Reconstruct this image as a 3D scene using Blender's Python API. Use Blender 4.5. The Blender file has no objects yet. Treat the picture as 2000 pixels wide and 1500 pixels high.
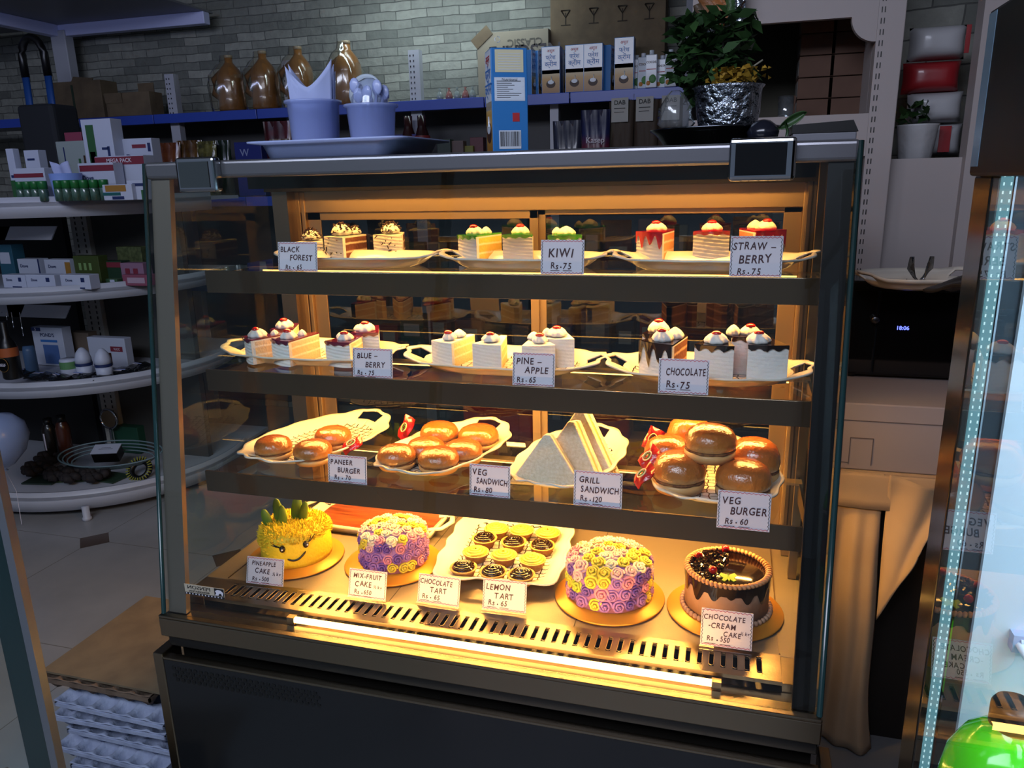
import bpy, math, random
from mathutils import Vector, Matrix, Euler
R = random.Random(7)
C = bpy.context.scene.collection
sc = bpy.context.scene
PI = math.pi
rad = math.radians

# ------------------------------------------------------------------ camera
CAM = Vector((1.0388, -1.0917, 1.3081)); YAW, PITCH, ROLL, FPX = .2840, -.2621, -.0227, 1489.7
FW = Vector((-math.sin(YAW)*math.cos(PITCH), math.cos(YAW)*math.cos(PITCH), math.sin(PITCH)))
_r = Vector((math.cos(YAW), math.sin(YAW), 0)); _u = _r.cross(FW)
RT = _r*math.cos(ROLL) + _u*math.sin(ROLL); UP = _u*math.cos(ROLL) - _r*math.sin(ROLL)
cd = bpy.data.cameras.new('camera'); co = bpy.data.objects.new('camera', cd); C.objects.link(co)
co.matrix_world = Matrix(((RT.x, UP.x, -FW.x, CAM.x), (RT.y, UP.y, -FW.y, CAM.y), (RT.z, UP.z, -FW.z, CAM.z), (0, 0, 0, 1)))
cd.sensor_width = 36; cd.lens = FPX*36/2000; cd.clip_start = .02
sc.camera = co

def P(px, py, X=None, Y=None, Z=None):
    """where the line of sight of a photo point meets the plane x=X, y=Y or z=Z"""
    d = FW + RT*((px-1000)/FPX) - UP*((py-750)/FPX)
    t = (X-CAM.x)/d.x if X is not None else (Y-CAM.y)/d.y if Y is not None else (Z-CAM.z)/d.z
    return CAM + d*t

# ------------------------------------------------------------------ light
w = bpy.data.worlds.new('daylight'); sc.world = w; w.use_nodes = True
bg = w.node_tree.nodes['Background']; bg.inputs[0].default_value = (.62, .78, 1.1, 1); bg.inputs[1].default_value = .16

def area(name, loc, target, sx, sy, power, col):
    l = bpy.data.lights.new(name, 'AREA'); l.shape = 'RECTANGLE'; l.size = sx; l.size_y = sy; l.energy = power; l.color = col
    o = bpy.data.objects.new(name, l); C.objects.link(o); o.location = loc
    o.rotation_euler = (Vector(target)-Vector(loc)).to_track_quat('-Z', 'Y').to_euler()
    return o
area('shopfront_daylight', (.1, -1.95, 2.62), (.55, .3, .95), 2.6, .8, 84, (.76, .81, 1))
area('tube_and_fill_light', (-.35, 2.42, 2.16), (-.35, 2.8, 1.75), 1.0, .06, 3.4, (.78, .95, 1))
area('tube_and_fill_light', (-1.7, .5, 2.12), (-2.2, 2.3, 2.16), 1.0, .06, 3.0, (.55, .62, 1))  # this second one: added bluish fill brightening the canopy beams, without any fitting
WARM = (1, .47, .105)
sc.view_settings.view_transform = 'Standard'; sc.view_settings.look = 'None'
sc.view_settings.exposure = 0; sc.view_settings.gamma = 1; sc.view_settings.use_curve_mapping = False
sc.cycles.max_bounces = 9; sc.cycles.transparent_max_bounces = 24; sc.cycles.glossy_bounces = 4
sc.cycles.sample_clamp_indirect = 3; sc.cycles.caustics_reflective = False; sc.cycles.caustics_refractive = False

# ------------------------------------------------------------------ materials
def lin(h):
    if not isinstance(h, str): return tuple(h)
    c = [int(h[i:i+2], 16)/255 for i in (0, 2, 4)]
    return tuple(x/12.92 if x <= .04045 else ((x+.055)/1.055)**2.4 for x in c)
MATS = {}
def new(name):
    m = bpy.data.materials.new(name); m.use_nodes = True; MATS[name] = m
    nt = m.node_tree; return m, nt, nt.nodes['Principled BSDF']
def node(nt, t, **kw):
    n = nt.nodes.new(t)
    for k, v in kw.items():
        if k[0] == 'i' and k[1:].isdigit(): n.inputs[int(k[1:])].default_value = v
        else: setattr(n, k, v)
    return n
def mat(name, col, rough=.5, metal=0, col2=None, scale=30, bump=0, bscale=None, coat=0, emit=0, sub=0, alpha=None, sheen=0, spec=None, stretch=None, detail=3):
    if name in MATS: return MATS[name]
    m, nt, b = new(name); L = nt.links.new
    c = lin(col)
    b.inputs['Base Color'].default_value = (*c, 1); b.inputs['Roughness'].default_value = rough; b.inputs['Metallic'].default_value = metal
    if coat: b.inputs['Coat Weight'].default_value = coat; b.inputs['Coat Roughness'].default_value = .08
    if spec is not None: b.inputs['Specular IOR Level'].default_value = spec
    if sub: b.inputs['Subsurface Weight'].default_value = sub; b.inputs['Subsurface Radius'].default_value = (.01, .006, .003)
    if sheen: b.inputs['Sheen Weight'].default_value = sheen
    if alpha is not None: b.inputs['Alpha'].default_value = alpha
    if emit: b.inputs['Emission Color'].default_value = (*c, 1); b.inputs['Emission Strength'].default_value = emit
    if col2 or bump:
        tc = node(nt, 'ShaderNodeTexCoord'); vec = tc.outputs['Object']
        if stretch:
            mp = node(nt, 'ShaderNodeMapping'); mp.inputs['Scale'].default_value = stretch; L(vec, mp.inputs[0]); vec = mp.outputs[0]
    if col2:
        n = node(nt, 'ShaderNodeTexNoise'); n.inputs['Scale'].default_value = scale; n.inputs['Detail'].default_value = detail; L(vec, n.inputs['Vector'])
        r = node(nt, 'ShaderNodeValToRGB'); r.color_ramp.elements[0].position = .35; r.color_ramp.elements[1].position = .65
        r.color_ramp.elements[0].color = (*c, 1); r.color_ramp.elements[1].color = (*lin(col2), 1)
        L(n.outputs[0], r.inputs[0]); L(r.outputs[0], b.inputs['Base Color'])
    if bump:
        n = node(nt, 'ShaderNodeTexNoise'); n.inputs['Scale'].default_value = bscale or scale; n.inputs['Detail'].default_value = detail; L(vec, n.inputs['Vector'])
        bp = node(nt, 'ShaderNodeBump'); bp.inputs['Strength'].default_value = min(1, bump); bp.inputs['Distance'].default_value = .01*max(1, bump); L(n.outputs[0], bp.inputs['Height']); L(bp.outputs[0], b.inputs['Normal'])
        if coat: L(bp.outputs[0], b.inputs['Coat Normal'])
    return m
def glass(name, tint=(.96, .98, .97), ior=1.5, rough=0., gain=1.0, haze=None):
    if name in MATS: return MATS[name]
    m, nt, b = new(name); L = nt.links.new; nt.nodes.remove(b); out = nt.nodes['Material Output']
    t = node(nt, 'ShaderNodeBsdfTransparent'); t.inputs[0].default_value = (*tint, 1)
    g = node(nt, 'ShaderNodeBsdfGlossy'); g.inputs['Roughness'].default_value = rough; g.inputs[0].default_value = (.95, .97, .96, 1)
    f = node(nt, 'ShaderNodeFresnel'); f.inputs[0].default_value = ior
    ge = node(nt, 'ShaderNodeNewGeometry')
    inv = node(nt, 'ShaderNodeMath', operation='SUBTRACT', i0=1.0); L(ge.outputs['Backfacing'], inv.inputs[1])
    mu = node(nt, 'ShaderNodeMath', operation='MULTIPLY'); L(f.outputs[0], mu.inputs[0]); L(inv.outputs[0], mu.inputs[1])
    mg = node(nt, 'ShaderNodeMath', operation='MULTIPLY', i1=gain, use_clamp=True); L(mu.outputs[0], mg.inputs[0])
    base = t.outputs[0]
    if haze:
        d = node(nt, 'ShaderNodeBsdfDiffuse'); d.inputs[0].default_value = (*lin(haze[0]), 1)
        hm = node(nt, 'ShaderNodeMixShader'); hm.inputs[0].default_value = haze[1]; L(base, hm.inputs[1]); L(d.outputs[0], hm.inputs[2]); base = hm.outputs[0]
    mx = node(nt, 'ShaderNodeMixShader'); L(mg.outputs[0], mx.inputs[0]); L(base, mx.inputs[1]); L(g.outputs[0], mx.inputs[2])
    L(mx.outputs[0], out.inputs[0]); return m
def emis(name, col, s):
    if name in MATS: return MATS[name]
    m, nt, b = new(name); b.inputs['Base Color'].default_value = (.03, .03, .03, 1)
    b.inputs['Emission Color'].default_value = (*lin(col), 1); b.inputs['Emission Strength'].default_value = s; return m
def zramp(name, stops, rough=.6, bump=0, bscale=120, coat=0, lo=0, hi=1, noise=0, sub=0, nscale=60):
    """colour by height inside the thing (layers of a cake, crust of a bun)"""
    if name in MATS: return MATS[name]
    m, nt, b = new(name); L = nt.links.new
    tc = node(nt, 'ShaderNodeTexCoord'); sp = node(nt, 'ShaderNodeSeparateXYZ'); L(tc.outputs['Object'], sp.inputs[0])
    mr = node(nt, 'ShaderNodeMapRange', i1=lo, i2=hi); L(sp.outputs[2], mr.inputs[0]); src = mr.outputs[0]
    n = node(nt, 'ShaderNodeTexNoise'); n.inputs['Scale'].default_value = nscale; n.inputs['Detail'].default_value = 4; L(tc.outputs['Object'], n.inputs['Vector'])
    if noise:
        s = node(nt, 'ShaderNodeMath', operation='MULTIPLY_ADD', i1=noise, i2=-noise/2); L(n.outputs[0], s.inputs[0])
        a = node(nt, 'ShaderNodeMath', operation='ADD'); L(src, a.inputs[0]); L(s.outputs[0], a.inputs[1]); src = a.outputs[0]
    r = node(nt, 'ShaderNodeValToRGB'); el = r.color_ramp.elements
    for i, (p, c) in enumerate(stops):
        e = el[i] if i < 2 else el.new(p)
        e.position = p; e.color = (*lin(c), 1)
    L(src, r.inputs[0]); L(r.outputs[0], b.inputs['Base Color']); b.inputs['Roughness'].default_value = rough
    if sub: b.inputs['Subsurface Weight'].default_value = sub; b.inputs['Subsurface Radius'].default_value = (.01, .005, .002)
    if coat: b.inputs['Coat Weight'].default_value = coat; b.inputs['Coat Roughness'].default_value = .07
    if bump:
        n2 = node(nt, 'ShaderNodeTexNoise'); n2.inputs['Scale'].default_value = bscale; n2.inputs['Detail'].default_value = 4; L(tc.outputs['Object'], n2.inputs['Vector'])
        bp = node(nt, 'ShaderNodeBump'); bp.inputs['Strength'].default_value = bump; bp.inputs['Distance'].default_value = .004; L(n2.outputs[0], bp.inputs['Height'])
        if coat: L(bp.outputs[0], b.inputs['Coat Normal'])
        L(bp.outputs[0], b.inputs['Normal'])
    return m

# ------------------------------------------------------------------ meshes
class MB:
    def __init__(s): s.v = []; s.f = []; s.mi = []; s.sm = []; s.mats = []
    def mid(s, m):
        if m not in s.mats: s.mats.append(m)
        return s.mats.index(m)
    def add(s, vs, fs, m, smooth=False, T=None):
        k = len(s.v); i = s.mid(m)
        s.v += [tuple(T @ Vector(v)) for v in vs] if T is not None else [tuple(v) for v in vs]
        for f in fs: s.f.append([k+j for j in f]); s.mi.append(i); s.sm.append(smooth)
        return s
    def box(s, a, b, m, T=None):
        (x0, y0, z0), (x1, y1, z1) = a, b
        return s.add([(x0, y0, z0), (x1, y0, z0), (x1, y1, z0), (x0, y1, z0), (x0, y0, z1), (x1, y0, z1), (x1, y1, z1), (x0, y1, z1)],
                     [(3, 2, 1, 0), (4, 5, 6, 7), (0, 1, 5, 4), (1, 2, 6, 5), (2, 3, 7, 6), (3, 0, 4, 7)], m, False, T)
    def quad(s, p, m, T=None): return s.add(p, [(0, 1, 2, 3)], m, False, T)
    def prism(s, poly, z0, z1, m, T=None, smooth=False):
        n = len(poly)
        return s.add([(x, y, z0) for x, y in poly]+[(x, y, z1) for x, y in poly],
                     [tuple(range(n))[::-1], tuple(range(n, 2*n))]+[(i, (i+1) % n, n+(i+1) % n, n+i) for i in range(n)], m, smooth, T)
    def lathe(s, prof, m, n=24, T=None, smooth=True, wob=None, cap=True):
        vs = []; fs = []
        for r, z in prof:
            for i in range(n):
                a = 2*PI*i/n; k = wob(a, z) if wob else 1
                vs.append((r*k*math.cos(a), r*k*math.sin(a), z))
        for j in range(len(prof)-1):
            for i in range(n): fs.append((j*n+i, j*n+(i+1) % n, (j+1)*n+(i+1) % n, (j+1)*n+i))
        if cap:
            fs.append(tuple(range(n))[::-1]); fs.append(tuple(range((len(prof)-1)*n, len(prof)*n)))
        return s.add(vs, fs, m, smooth, T)
    def tube(s, pts, r, m, n=8, closed=False, T=None, flat=1.):
        pts = [Vector(p) for p in pts]; N = len(pts); vs = []; fs = []
        rr = r if isinstance(r, (list, tuple)) else [r]*N
        for i, p in enumerate(pts):
            a = pts[(i+1) % N] if (closed or i < N-1) else p; b = pts[i-1] if (closed or i > 0) else p
            d = (a-b).normalized(); q = Vector((0, 0, 1)) if abs(d.z) < .95 else Vector((0, 1, 0))
            x = d.cross(q).normalized(); y = x.cross(d)
            for k in range(n):
                t = 2*PI*k/n; vs.append(p + x*math.cos(t)*rr[i] + y*math.sin(t)*rr[i]*flat)
        for i in range(N if closed else N-1):
            for k in range(n):
                j = (i+1) % N; fs.append((i*n+k, i*n+(k+1) % n, j*n+(k+1) % n, j*n+k))
        if not closed: fs.append(tuple(range(n))); fs.append(tuple(range((N-1)*n, N*n))[::-1])
        return s.add(vs, fs, m, True, T)
    def ball(s, c, r, m, n=14, T=None, sq=(1, 1, 1)):
        k = max(4, n//2); prof = [(max(1e-4, math.sin(PI*j/k)), -math.cos(PI*j/k)) for j in range(k+1)]
        M4 = Matrix.Translation(c) @ Matrix.Diagonal((r*sq[0], r*sq[1], r*sq[2], 1))
        return s.lathe(prof, m, n, (T @ M4) if T is not None else M4)
    def grid(s, fn, nu, nv, m, smooth=True, T=None, skip=None):
        vs = [fn(i/nu, j/nv) for j in range(nv+1) for i in range(nu+1)]
        fs = [(j*(nu+1)+i, j*(nu+1)+i+1, (j+1)*(nu+1)+i+1, (j+1)*(nu+1)+i) for j in range(nv) for i in range(nu) if not (skip and skip(i, j))]
        return s.add(vs, fs, m, smooth, T)
    def text(s, body, size, m, T, align='CENTER', bold=0, shear=0, hand=0, sx=1, maxw=0):
        if not hand:
            vs, fs, wd = _text(body, size, align, bold, shear)
            return s.add([(x*sx, y, z) for x, y, z in vs], fs, m, False, T)
        x = 0; pieces = []
        for ch in body:
            if ch == ' ': x += size*.34; continue
            vs, fs, wd = _text(ch, size, 'LEFT', bold, shear)
            if not vs: continue
            x0 = min(v[0] for v in vs); x1 = max(v[0] for v in vs)
            J = Matrix.Translation((x-x0+R.uniform(-.02, .02)*size, R.uniform(-.05, .05)*size, 0)) @ Matrix.Rotation(R.uniform(-.1, .1)*hand, 4, 'Z')
            pieces.append(([J @ Vector(v) for v in vs], fs)); x += x1-x0+size*.09
        if maxw and x*sx > maxw: sx = maxw/x
        off = -x/2*sx if align == 'CENTER' else 0
        for vs, fs in pieces: s.add([(v.x*sx+off, v.y, 0) for v in vs], fs, m, False, T)
        return s
    def build(s, name, parent=None, loc=None, rot=None, bevel=0, sub=0, solid=0, soff=0, seg=2):
        me = bpy.data.meshes.new(name); me.from_pydata(s.v, [], s.f)
        for m in s.mats: me.materials.append(m)
        me.polygons.foreach_set('material_index', s.mi); me.polygons.foreach_set('use_smooth', s.sm); me.update()
        o = bpy.data.objects.new(name, me); C.objects.link(o)
        if parent is not None: o.parent = parent
        if loc is not None: o.location = loc
        if rot is not None: o.rotation_euler = rot
        if solid:
            q = o.modifiers.new('thickness', 'SOLIDIFY'); q.thickness = solid; q.offset = soff
        if bevel:
            q = o.modifiers.new('bevel', 'BEVEL'); q.width = bevel; q.segments = seg; q.limit_method = 'ANGLE'
        if sub:
            q = o.modifiers.new('subdivision', 'SUBSURF'); q.levels = sub; q.render_levels = sub
        return o
_TC = {}
def _text(body, size, align, bold, shear):
    k = (body, align, bold, shear)
    if k not in _TC:
        cu = bpy.data.curves.new('t', 'FONT'); cu.body = body; cu.size = 1; cu.align_x = align; cu.align_y = 'CENTER'; cu.offset = bold; cu.shear = shear; cu.resolution_u = 3
        o = bpy.data.objects.new('t', cu); C.objects.link(o); bpy.context.view_layer.update()
        me = bpy.data.meshes.new_from_object(o.evaluated_get(bpy.context.evaluated_depsgraph_get()))
        _TC[k] = ([tuple(v.co) for v in me.vertices], [tuple(p.vertices) for p in me.polygons])
        bpy.data.objects.remove(o); bpy.data.curves.remove(cu); bpy.data.meshes.remove(me)
    vs, fs = _TC[k]
    return [(x*size, y*size, z*size) for x, y, z in vs], fs, 0

def tag(o, label, cat, group=None, kind=None):
    o['label'] = label; o['category'] = cat
    if group: o['group'] = group
    if kind: o['kind'] = kind
    return o
def thing(name, label, cat, loc=(0, 0, 0), rz=0, group=None, rot=None):
    o = bpy.data.objects.new(name, None); C.objects.link(o); o.location = loc; o.rotation_euler = rot or (0, 0, rz); o.empty_display_size = .02
    return tag(o, label, cat, group)
def struct(o): o['kind'] = 'structure'; return o
def dup(root, loc, rz, label, group=None, scale=None):
    r = root.copy(); C.objects.link(r); r.location = loc; r.rotation_euler = (0, 0, rz); r['label'] = label
    if group: r['group'] = group
    if scale: r.scale = scale
    for ch in list(root.children):
        c = ch.copy(); C.objects.link(c); c.parent = r
        for g in list(ch.children):
            d = g.copy(); C.objects.link(d); d.parent = c
    return r
RX90 = Matrix.Rotation(PI/2, 4, 'X')     # writing that stands upright and faces -y
def face(x, y, z): return Matrix.Translation((x, y, z)) @ RX90
def place(loc, rz=0): return Matrix.Translation(loc) @ Matrix.Rotation(rz, 4, 'Z')

white = mat('white_powder_coat', 'b4b7c2', .4)
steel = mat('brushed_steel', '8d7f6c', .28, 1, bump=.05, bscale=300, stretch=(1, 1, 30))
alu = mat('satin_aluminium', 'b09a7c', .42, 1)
darksteel = mat('dark_mirror_steel', '2a2723', .12, .6)
black = mat('black_plastic', '0c0c0d', .35)
blackgloss = mat('black_gloss', '0b0b0c', .08)
chrome = mat('chrome', 'c0c4c8', .08, 1)
clear = glass('clear_glass')
sideglass = glass('side_glass', (.93, .97, .95), 1.55)
rearglass = glass('rear_door_glass', (.55, .56, .52), 1.7, gain=1.3)
kraft = mat('kraft_cardboard', '6f5f4a', .85, col2='5f5140', scale=14, bump=.1, bscale=60)
paper = mat('white_paper', 'd6d0dc', .7)
ink = mat('black_ink', '151318', .6)
redink = mat('red_ink', 'c03a52', .6)
# ------------------------------------------------------------------ the room
def floor_mat():
    m, nt, b = new('tiled_floor'); L = nt.links.new
    tc = node(nt, 'ShaderNodeTexCoord'); sp = node(nt, 'ShaderNodeSeparateXYZ'); L(tc.outputs['Object'], sp.inputs[0])
    def fr(o, off):
        a = node(nt, 'ShaderNodeMath', operation='ADD', i1=off); L(o, a.inputs[0])
        p = node(nt, 'ShaderNodeMath', operation='PINGPONG', i1=.3); L(a.outputs[0], p.inputs[0]); return p.outputs[0]
    u = fr(sp.outputs[0], 1.273+6); v = fr(sp.outputs[1], 6-1.039)
    s = node(nt, 'ShaderNodeMath', operation='ADD'); L(u, s.inputs[0]); L(v, s.inputs[1])
    d = node(nt, 'ShaderNodeMath', operation='LESS_THAN', i1=.07); L(s.outputs[0], d.inputs[0])
    mn = node(nt, 'ShaderNodeMath', operation='MINIMUM'); L(u, mn.inputs[0]); L(v, mn.inputs[1])
    g = node(nt, 'ShaderNodeMath', operation='LESS_THAN', i1=.0016); L(mn.outputs[0], g.inputs[0])
    n = node(nt, 'ShaderNodeTexNoise'); n.inputs['Scale'].default_value = 5; n.inputs['Detail'].default_value = 6; L(tc.outputs['Object'], n.inputs['Vector'])
    r = node(nt, 'ShaderNodeValToRGB'); r.color_ramp.elements[0].color = (*lin('7a7b7e'), 1); r.color_ramp.elements[1].color = (*lin('9b9a9a'), 1); L(n.outputs[0], r.inputs[0])
    a = node(nt, 'ShaderNodeMixRGB'); L(g.outputs[0], a.inputs[0]); L(r.outputs[0], a.inputs[1]); a.inputs[2].default_value = (*lin('6b6864'), 1)
    c = node(nt, 'ShaderNodeMixRGB'); L(d.outputs[0], c.inputs[0]); L(a.outputs[0], c.inputs[1]); c.inputs[2].default_value = (*lin('47382f'), 1)
    L(c.outputs[0], b.inputs['Base Color']); b.inputs['Roughness'].default_value = .25
    return m
def stone_mat(name, bw=.17, bh=.042):
    m, nt, b = new(name); L = nt.links.new
    tc = node(nt, 'ShaderNodeTexCoord'); mp = node(nt, 'ShaderNodeMapping'); L(tc.outputs['UV'], mp.inputs[0])
    dn = node(nt, 'ShaderNodeTexNoise'); dn.inputs['Scale'].default_value = 9; L(tc.outputs['UV'], dn.inputs['Vector'])
    dm = node(nt, 'ShaderNodeMixRGB', blend_type='LINEAR_LIGHT'); dm.inputs[0].default_value = .007; L(mp.outputs[0], dm.inputs[1]); L(dn.outputs[1], dm.inputs[2])
    br = node(nt, 'ShaderNodeTexBrick'); L(dm.outputs[0], br.inputs['Vector'])
    br.inputs['Color1'].default_value = (*lin('62675f'), 1); br.inputs['Color2'].default_value = (*lin('a8aa9f'), 1); br.inputs['Mortar'].default_value = (*lin('4a4d48'), 1)
    br.inputs['Scale'].default_value = 1; br.inputs['Mortar Size'].default_value = .0022; br.inputs['Mortar Smooth'].default_value = .3; br.inputs['Brick Width'].default_value = bw; br.inputs['Row Height'].default_value = bh
    n = node(nt, 'ShaderNodeTexNoise'); n.inputs['Scale'].default_value = 26; n.inputs['Detail'].default_value = 6; L(tc.outputs['UV'], n.inputs['Vector'])
    mx = node(nt, 'ShaderNodeMixRGB', blend_type='MULTIPLY'); mx.inputs[0].default_value = .5; L(br.outputs['Color'], mx.inputs[1]); L(n.outputs[0], mx.inputs[2])
    gm = node(nt, 'ShaderNodeBrightContrast'); gm.inputs['Bright'].default_value = .06; L(mx.outputs[0], gm.inputs[0])
    L(gm.outputs[0], b.inputs['Base Color']); b.inputs['Roughness'].default_value = .8
    sh = node(nt, 'ShaderNodeMath', operation='MULTIPLY_ADD', i1=.5); L(n.outputs[0], sh.inputs[0])
    bw_ = node(nt, 'ShaderNodeRGBToBW'); L(br.outputs['Color'], bw_.inputs[0]); L(bw_.outputs[0], sh.inputs[2])
    bp = node(nt, 'ShaderNodeBump'); bp.inputs['Strength'].default_value = .9; bp.inputs['Distance'].default_value = .02; L(sh.outputs[0], bp.inputs['Height']); L(bp.outputs[0], b.inputs['Normal'])
    return m
def uvwall(name, p0, p1, z0, z1, th, m, nrm):
    """a vertical slab from p0 to p1 with metre-true UVs"""
    mb = MB(); d = Vector((p1[0]-p0[0], p1[1]-p0[1], 0)); n = Vector((*nrm, 0))*th
    v = [Vector((*p0, z0)), Vector((*p1, z0)), Vector((*p1, z1)), Vector((*p0, z1))]
    mb.add(v+[q+n for q in v], [(0, 1, 2, 3), (7, 6, 5, 4), (0, 4, 5, 1), (1, 5, 6, 2), (2, 6, 7, 3), (3, 7, 4, 0)], m)
    o = mb.build(name); uv = o.data.uv_layers.new(name='uv'); ln = d.length; dn = d.normalized()
    for lp in o.data.loops:
        c = o.data.vertices[lp.vertex_index].co - Vector((*p0, 0)); uv.data[lp.index].uv = (c.dot(dn), c.z)
    return struct(o)
stone = stone_mat('ledge_stone')
plaster = mat('grey_plaster', '6f6c6c', .8, col2='686565', scale=3)
struct(MB().box((-5, -4, -.1), (4, 2.95, 0), floor_mat()).build('floor'))
struct(MB().box((-5, -1.6, 2.6), (4, 2.95, 2.7), mat('ceiling_paint', '8a8a8a', .9)).build('ceiling'))
uvwall('wall_back', (-5, 2.80), (2.2, 2.80), 0, 2.6, .1, stone, (0, 1))
uvwall('wall_left', (-4.2, 2.80), (-4.2, -4), 0, 2.6, .1, plaster, (-1, 0))
uvwall('wall_right', (2.2, 2.80), (2.2, -4), 0, 2.6, .1, plaster, (1, 0))

# ------------------------------------------------------------------ the refrigerated display case
W = 1.2; ZB, ZT, YT, YR = .50, 1.35, .12, .5465
def yf(z): return YT*(z-ZB)/(ZT-ZB)
case = thing('display_case', 'steel and glass refrigerated cake showcase with three lit glass shelves, standing on the tiled floor', 'display case', (0, 0, 0))
# lower cabinet
mb = MB()
mb.box((.0, .03, .06), (1.2, .57, .455), darksteel); mb.box((.03, .06, 0), (1.17, .54, .06), black)
mb.build('cabinet', case)
panelm = mat('dark_cabinet_front', '232427', .16, .35)
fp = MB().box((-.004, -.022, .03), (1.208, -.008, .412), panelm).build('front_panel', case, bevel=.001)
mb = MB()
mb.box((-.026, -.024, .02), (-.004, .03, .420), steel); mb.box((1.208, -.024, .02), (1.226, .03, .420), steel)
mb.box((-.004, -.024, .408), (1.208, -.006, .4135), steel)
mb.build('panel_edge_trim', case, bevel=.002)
mb = MB()
for j in range(4):
    for i in range(26): mb.lathe([(.0045, 0), (.0045, .0012)], black, 8, Matrix.Translation((.018+.0125*i+(.006 if j % 2 else 0), -.0218, .392-.0085*j)) @ Matrix.Rotation(PI/2, 4, 'X'), False)
mb.build('perforated_vent', fp)
MB().box((-.008, -.014, .455), (1.206, .05, .494), steel).box((-.008, -.014, .494), (1.206, .0, .5), steel).box((-.004, .0, .425), (1.204, .04, .455), black).build('base_rail', case, bevel=.002)
MB().box((.0, .0, .486), (1.2, .02, .498), mat('brass_lit_channel', '6e675c', .25, 1)).box((0, .05, .484), (1.2, .56, .488), darksteel).build('bottom_trough', case)
# deck with slotted air grille
deckm = mat('brushed_deck_steel', '8f8474', .5, .75, bump=.05, bscale=300, stretch=(1, 1, 30))
mb = MB()
mb.box((.0, .125, .502), (1.2, .55, .510), deckm); mb.box((0, .05, .488), (.05, .125, .510), steel); mb.box((1.15, .05, .488), (1.2, .125, .51), steel)
dk = mb.build('deck', case, bevel=.001)
MB().box((.0495, .13, .5101), (.0515, .53, .512), steel).box((1.1485, .13, .5101), (1.1505, .53, .512), steel).box((.05, .53, .5101), (1.15, .534, .5125), steel).box((.42, .125, .5101), (.4212, .53, .5106), black).box((.79, .125, .5101), (.7912, .53, .5106), black).build('deck_seam', dk)
mb = MB(); x0, x1 = .075, 1.125; n = 54; p = (x1-x0)/n
mb.box((.05, .112, .504), (1.15, .127, .511), steel); mb.box((.05, .052, .504), (1.15, .068, .511), steel)
for i in range(n+1):
    x = x0+p*i; mb.box((x-p*.29, .067, .504), (x+p*.29, .113, .511), steel)
mb.box((.05, .067, .504), (x0-p*.29, .113, .511), steel); mb.box((x1+p*.29, .067, .504), (1.15, .113, .511), steel)
gr = mb.build('air_grille', case)
mb = MB()
for i in range(n):
    x = x0+p*(i+.5); ww = p*.21; pts = []
    for k in range(9): a = PI*k/8; pts.append((x+ww*math.cos(a), .105+ww*math.sin(a), .5112))
    for k in range(9): a = PI+PI*k/8; pts.append((x+ww*math.cos(a), .075+ww*math.sin(a), .5112))
    mb.tube(pts, .0006, alu, 4, True)
mb.build('slot_rim', gr)
MB().box((.05, .05, .489), (1.15, .125, .492), black).build('grille_well', case)
# glass
def slanted(x0, x1, off, th, m, z0=ZB, z1=ZT):
    v = []
    for x in (x0, x1):
        for z in (z0, z1): v += [(x, yf(z)+off, z), (x, yf(z)+off+th, z)]
    return MB().add(v, [(0, 2, 3, 1), (4, 5, 7, 6), (0, 4, 6, 2), (1, 3, 7, 5), (0, 1, 5, 4), (2, 6, 7, 3)], m)
fg = slanted(0, W, -.004, .006, clear).build('front_glass', case)
edge = mat('edge_band_daylit', '7b7168', .3, .5); edgeb = mat('edge_band_unlit', '0a0a0b', .45, spec=.2)  # same band twice: daylight and dark reflection put into the two colours
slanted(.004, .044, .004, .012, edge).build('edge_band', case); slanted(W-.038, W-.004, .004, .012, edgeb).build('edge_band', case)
for x, nm in ((0, 'side_glass'), (W-.006, 'side_glass')):
    poly = [(-.002+.008, ZB), (YR, ZB), (YR, ZT-.02), (yf(ZT-.02)+.006, ZT-.02)]
    v = [(x, y, z) for y, z in poly]+[(x+.006, y, z) for y, z in poly]
    MB().add(v, [(0, 1, 2, 3), (7, 6, 5, 4), (0, 4, 5, 1), (1, 5, 6, 2), (2, 6, 7, 3), (3, 7, 4, 0)], sideglass).build(nm, case)
MB().tube([(-.002, yf(ZB)-.004, ZB), (-.002, yf(ZT)-.004, ZT)], .0045, mat('green_glass_edge', '1f3a3c', .15), 6).build('glass_edge', case)
MB().tube([(W+.002, yf(ZB)-.004, ZB), (W+.002, yf(ZT)-.004, ZT)], .0045, mat('green_glass_edge', '1f3a3c', .15), 6).build('glass_edge', case)
# top
mb = MB(); topm = mat('smoked_top_steel', '3c3a34', .16, .8)
mb.box((0, .125, 1.336), (1.2, .565, 1.35), topm); mb.build('top_panel', case, bevel=.002)
MB().box((-.002, .112, 1.322), (1.202, .135, 1.352), mat('grey_top_rail', '77777c', .3, .7)).build('top_rail', case, bevel=.006, seg=3)
MB().box((.0, .48, 1.292), (1.2, .56, 1.336), topm).build('rear_header', case)
for xa, xb in ((.079, .162), (1.025, 1.117)):
    b_ = MB().box((xa, .094, 1.298), (xb, .114, 1.358), chrome).build('glass_clamp', case, bevel=.006, seg=3)
    MB().box((xa+.009, .0925, 1.306), (xb-.013, .0945, 1.350), mat('clamp_face', '8b908c', .12, 1) if xa < .5 else blackgloss).build('clamp_face', b_)
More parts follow.
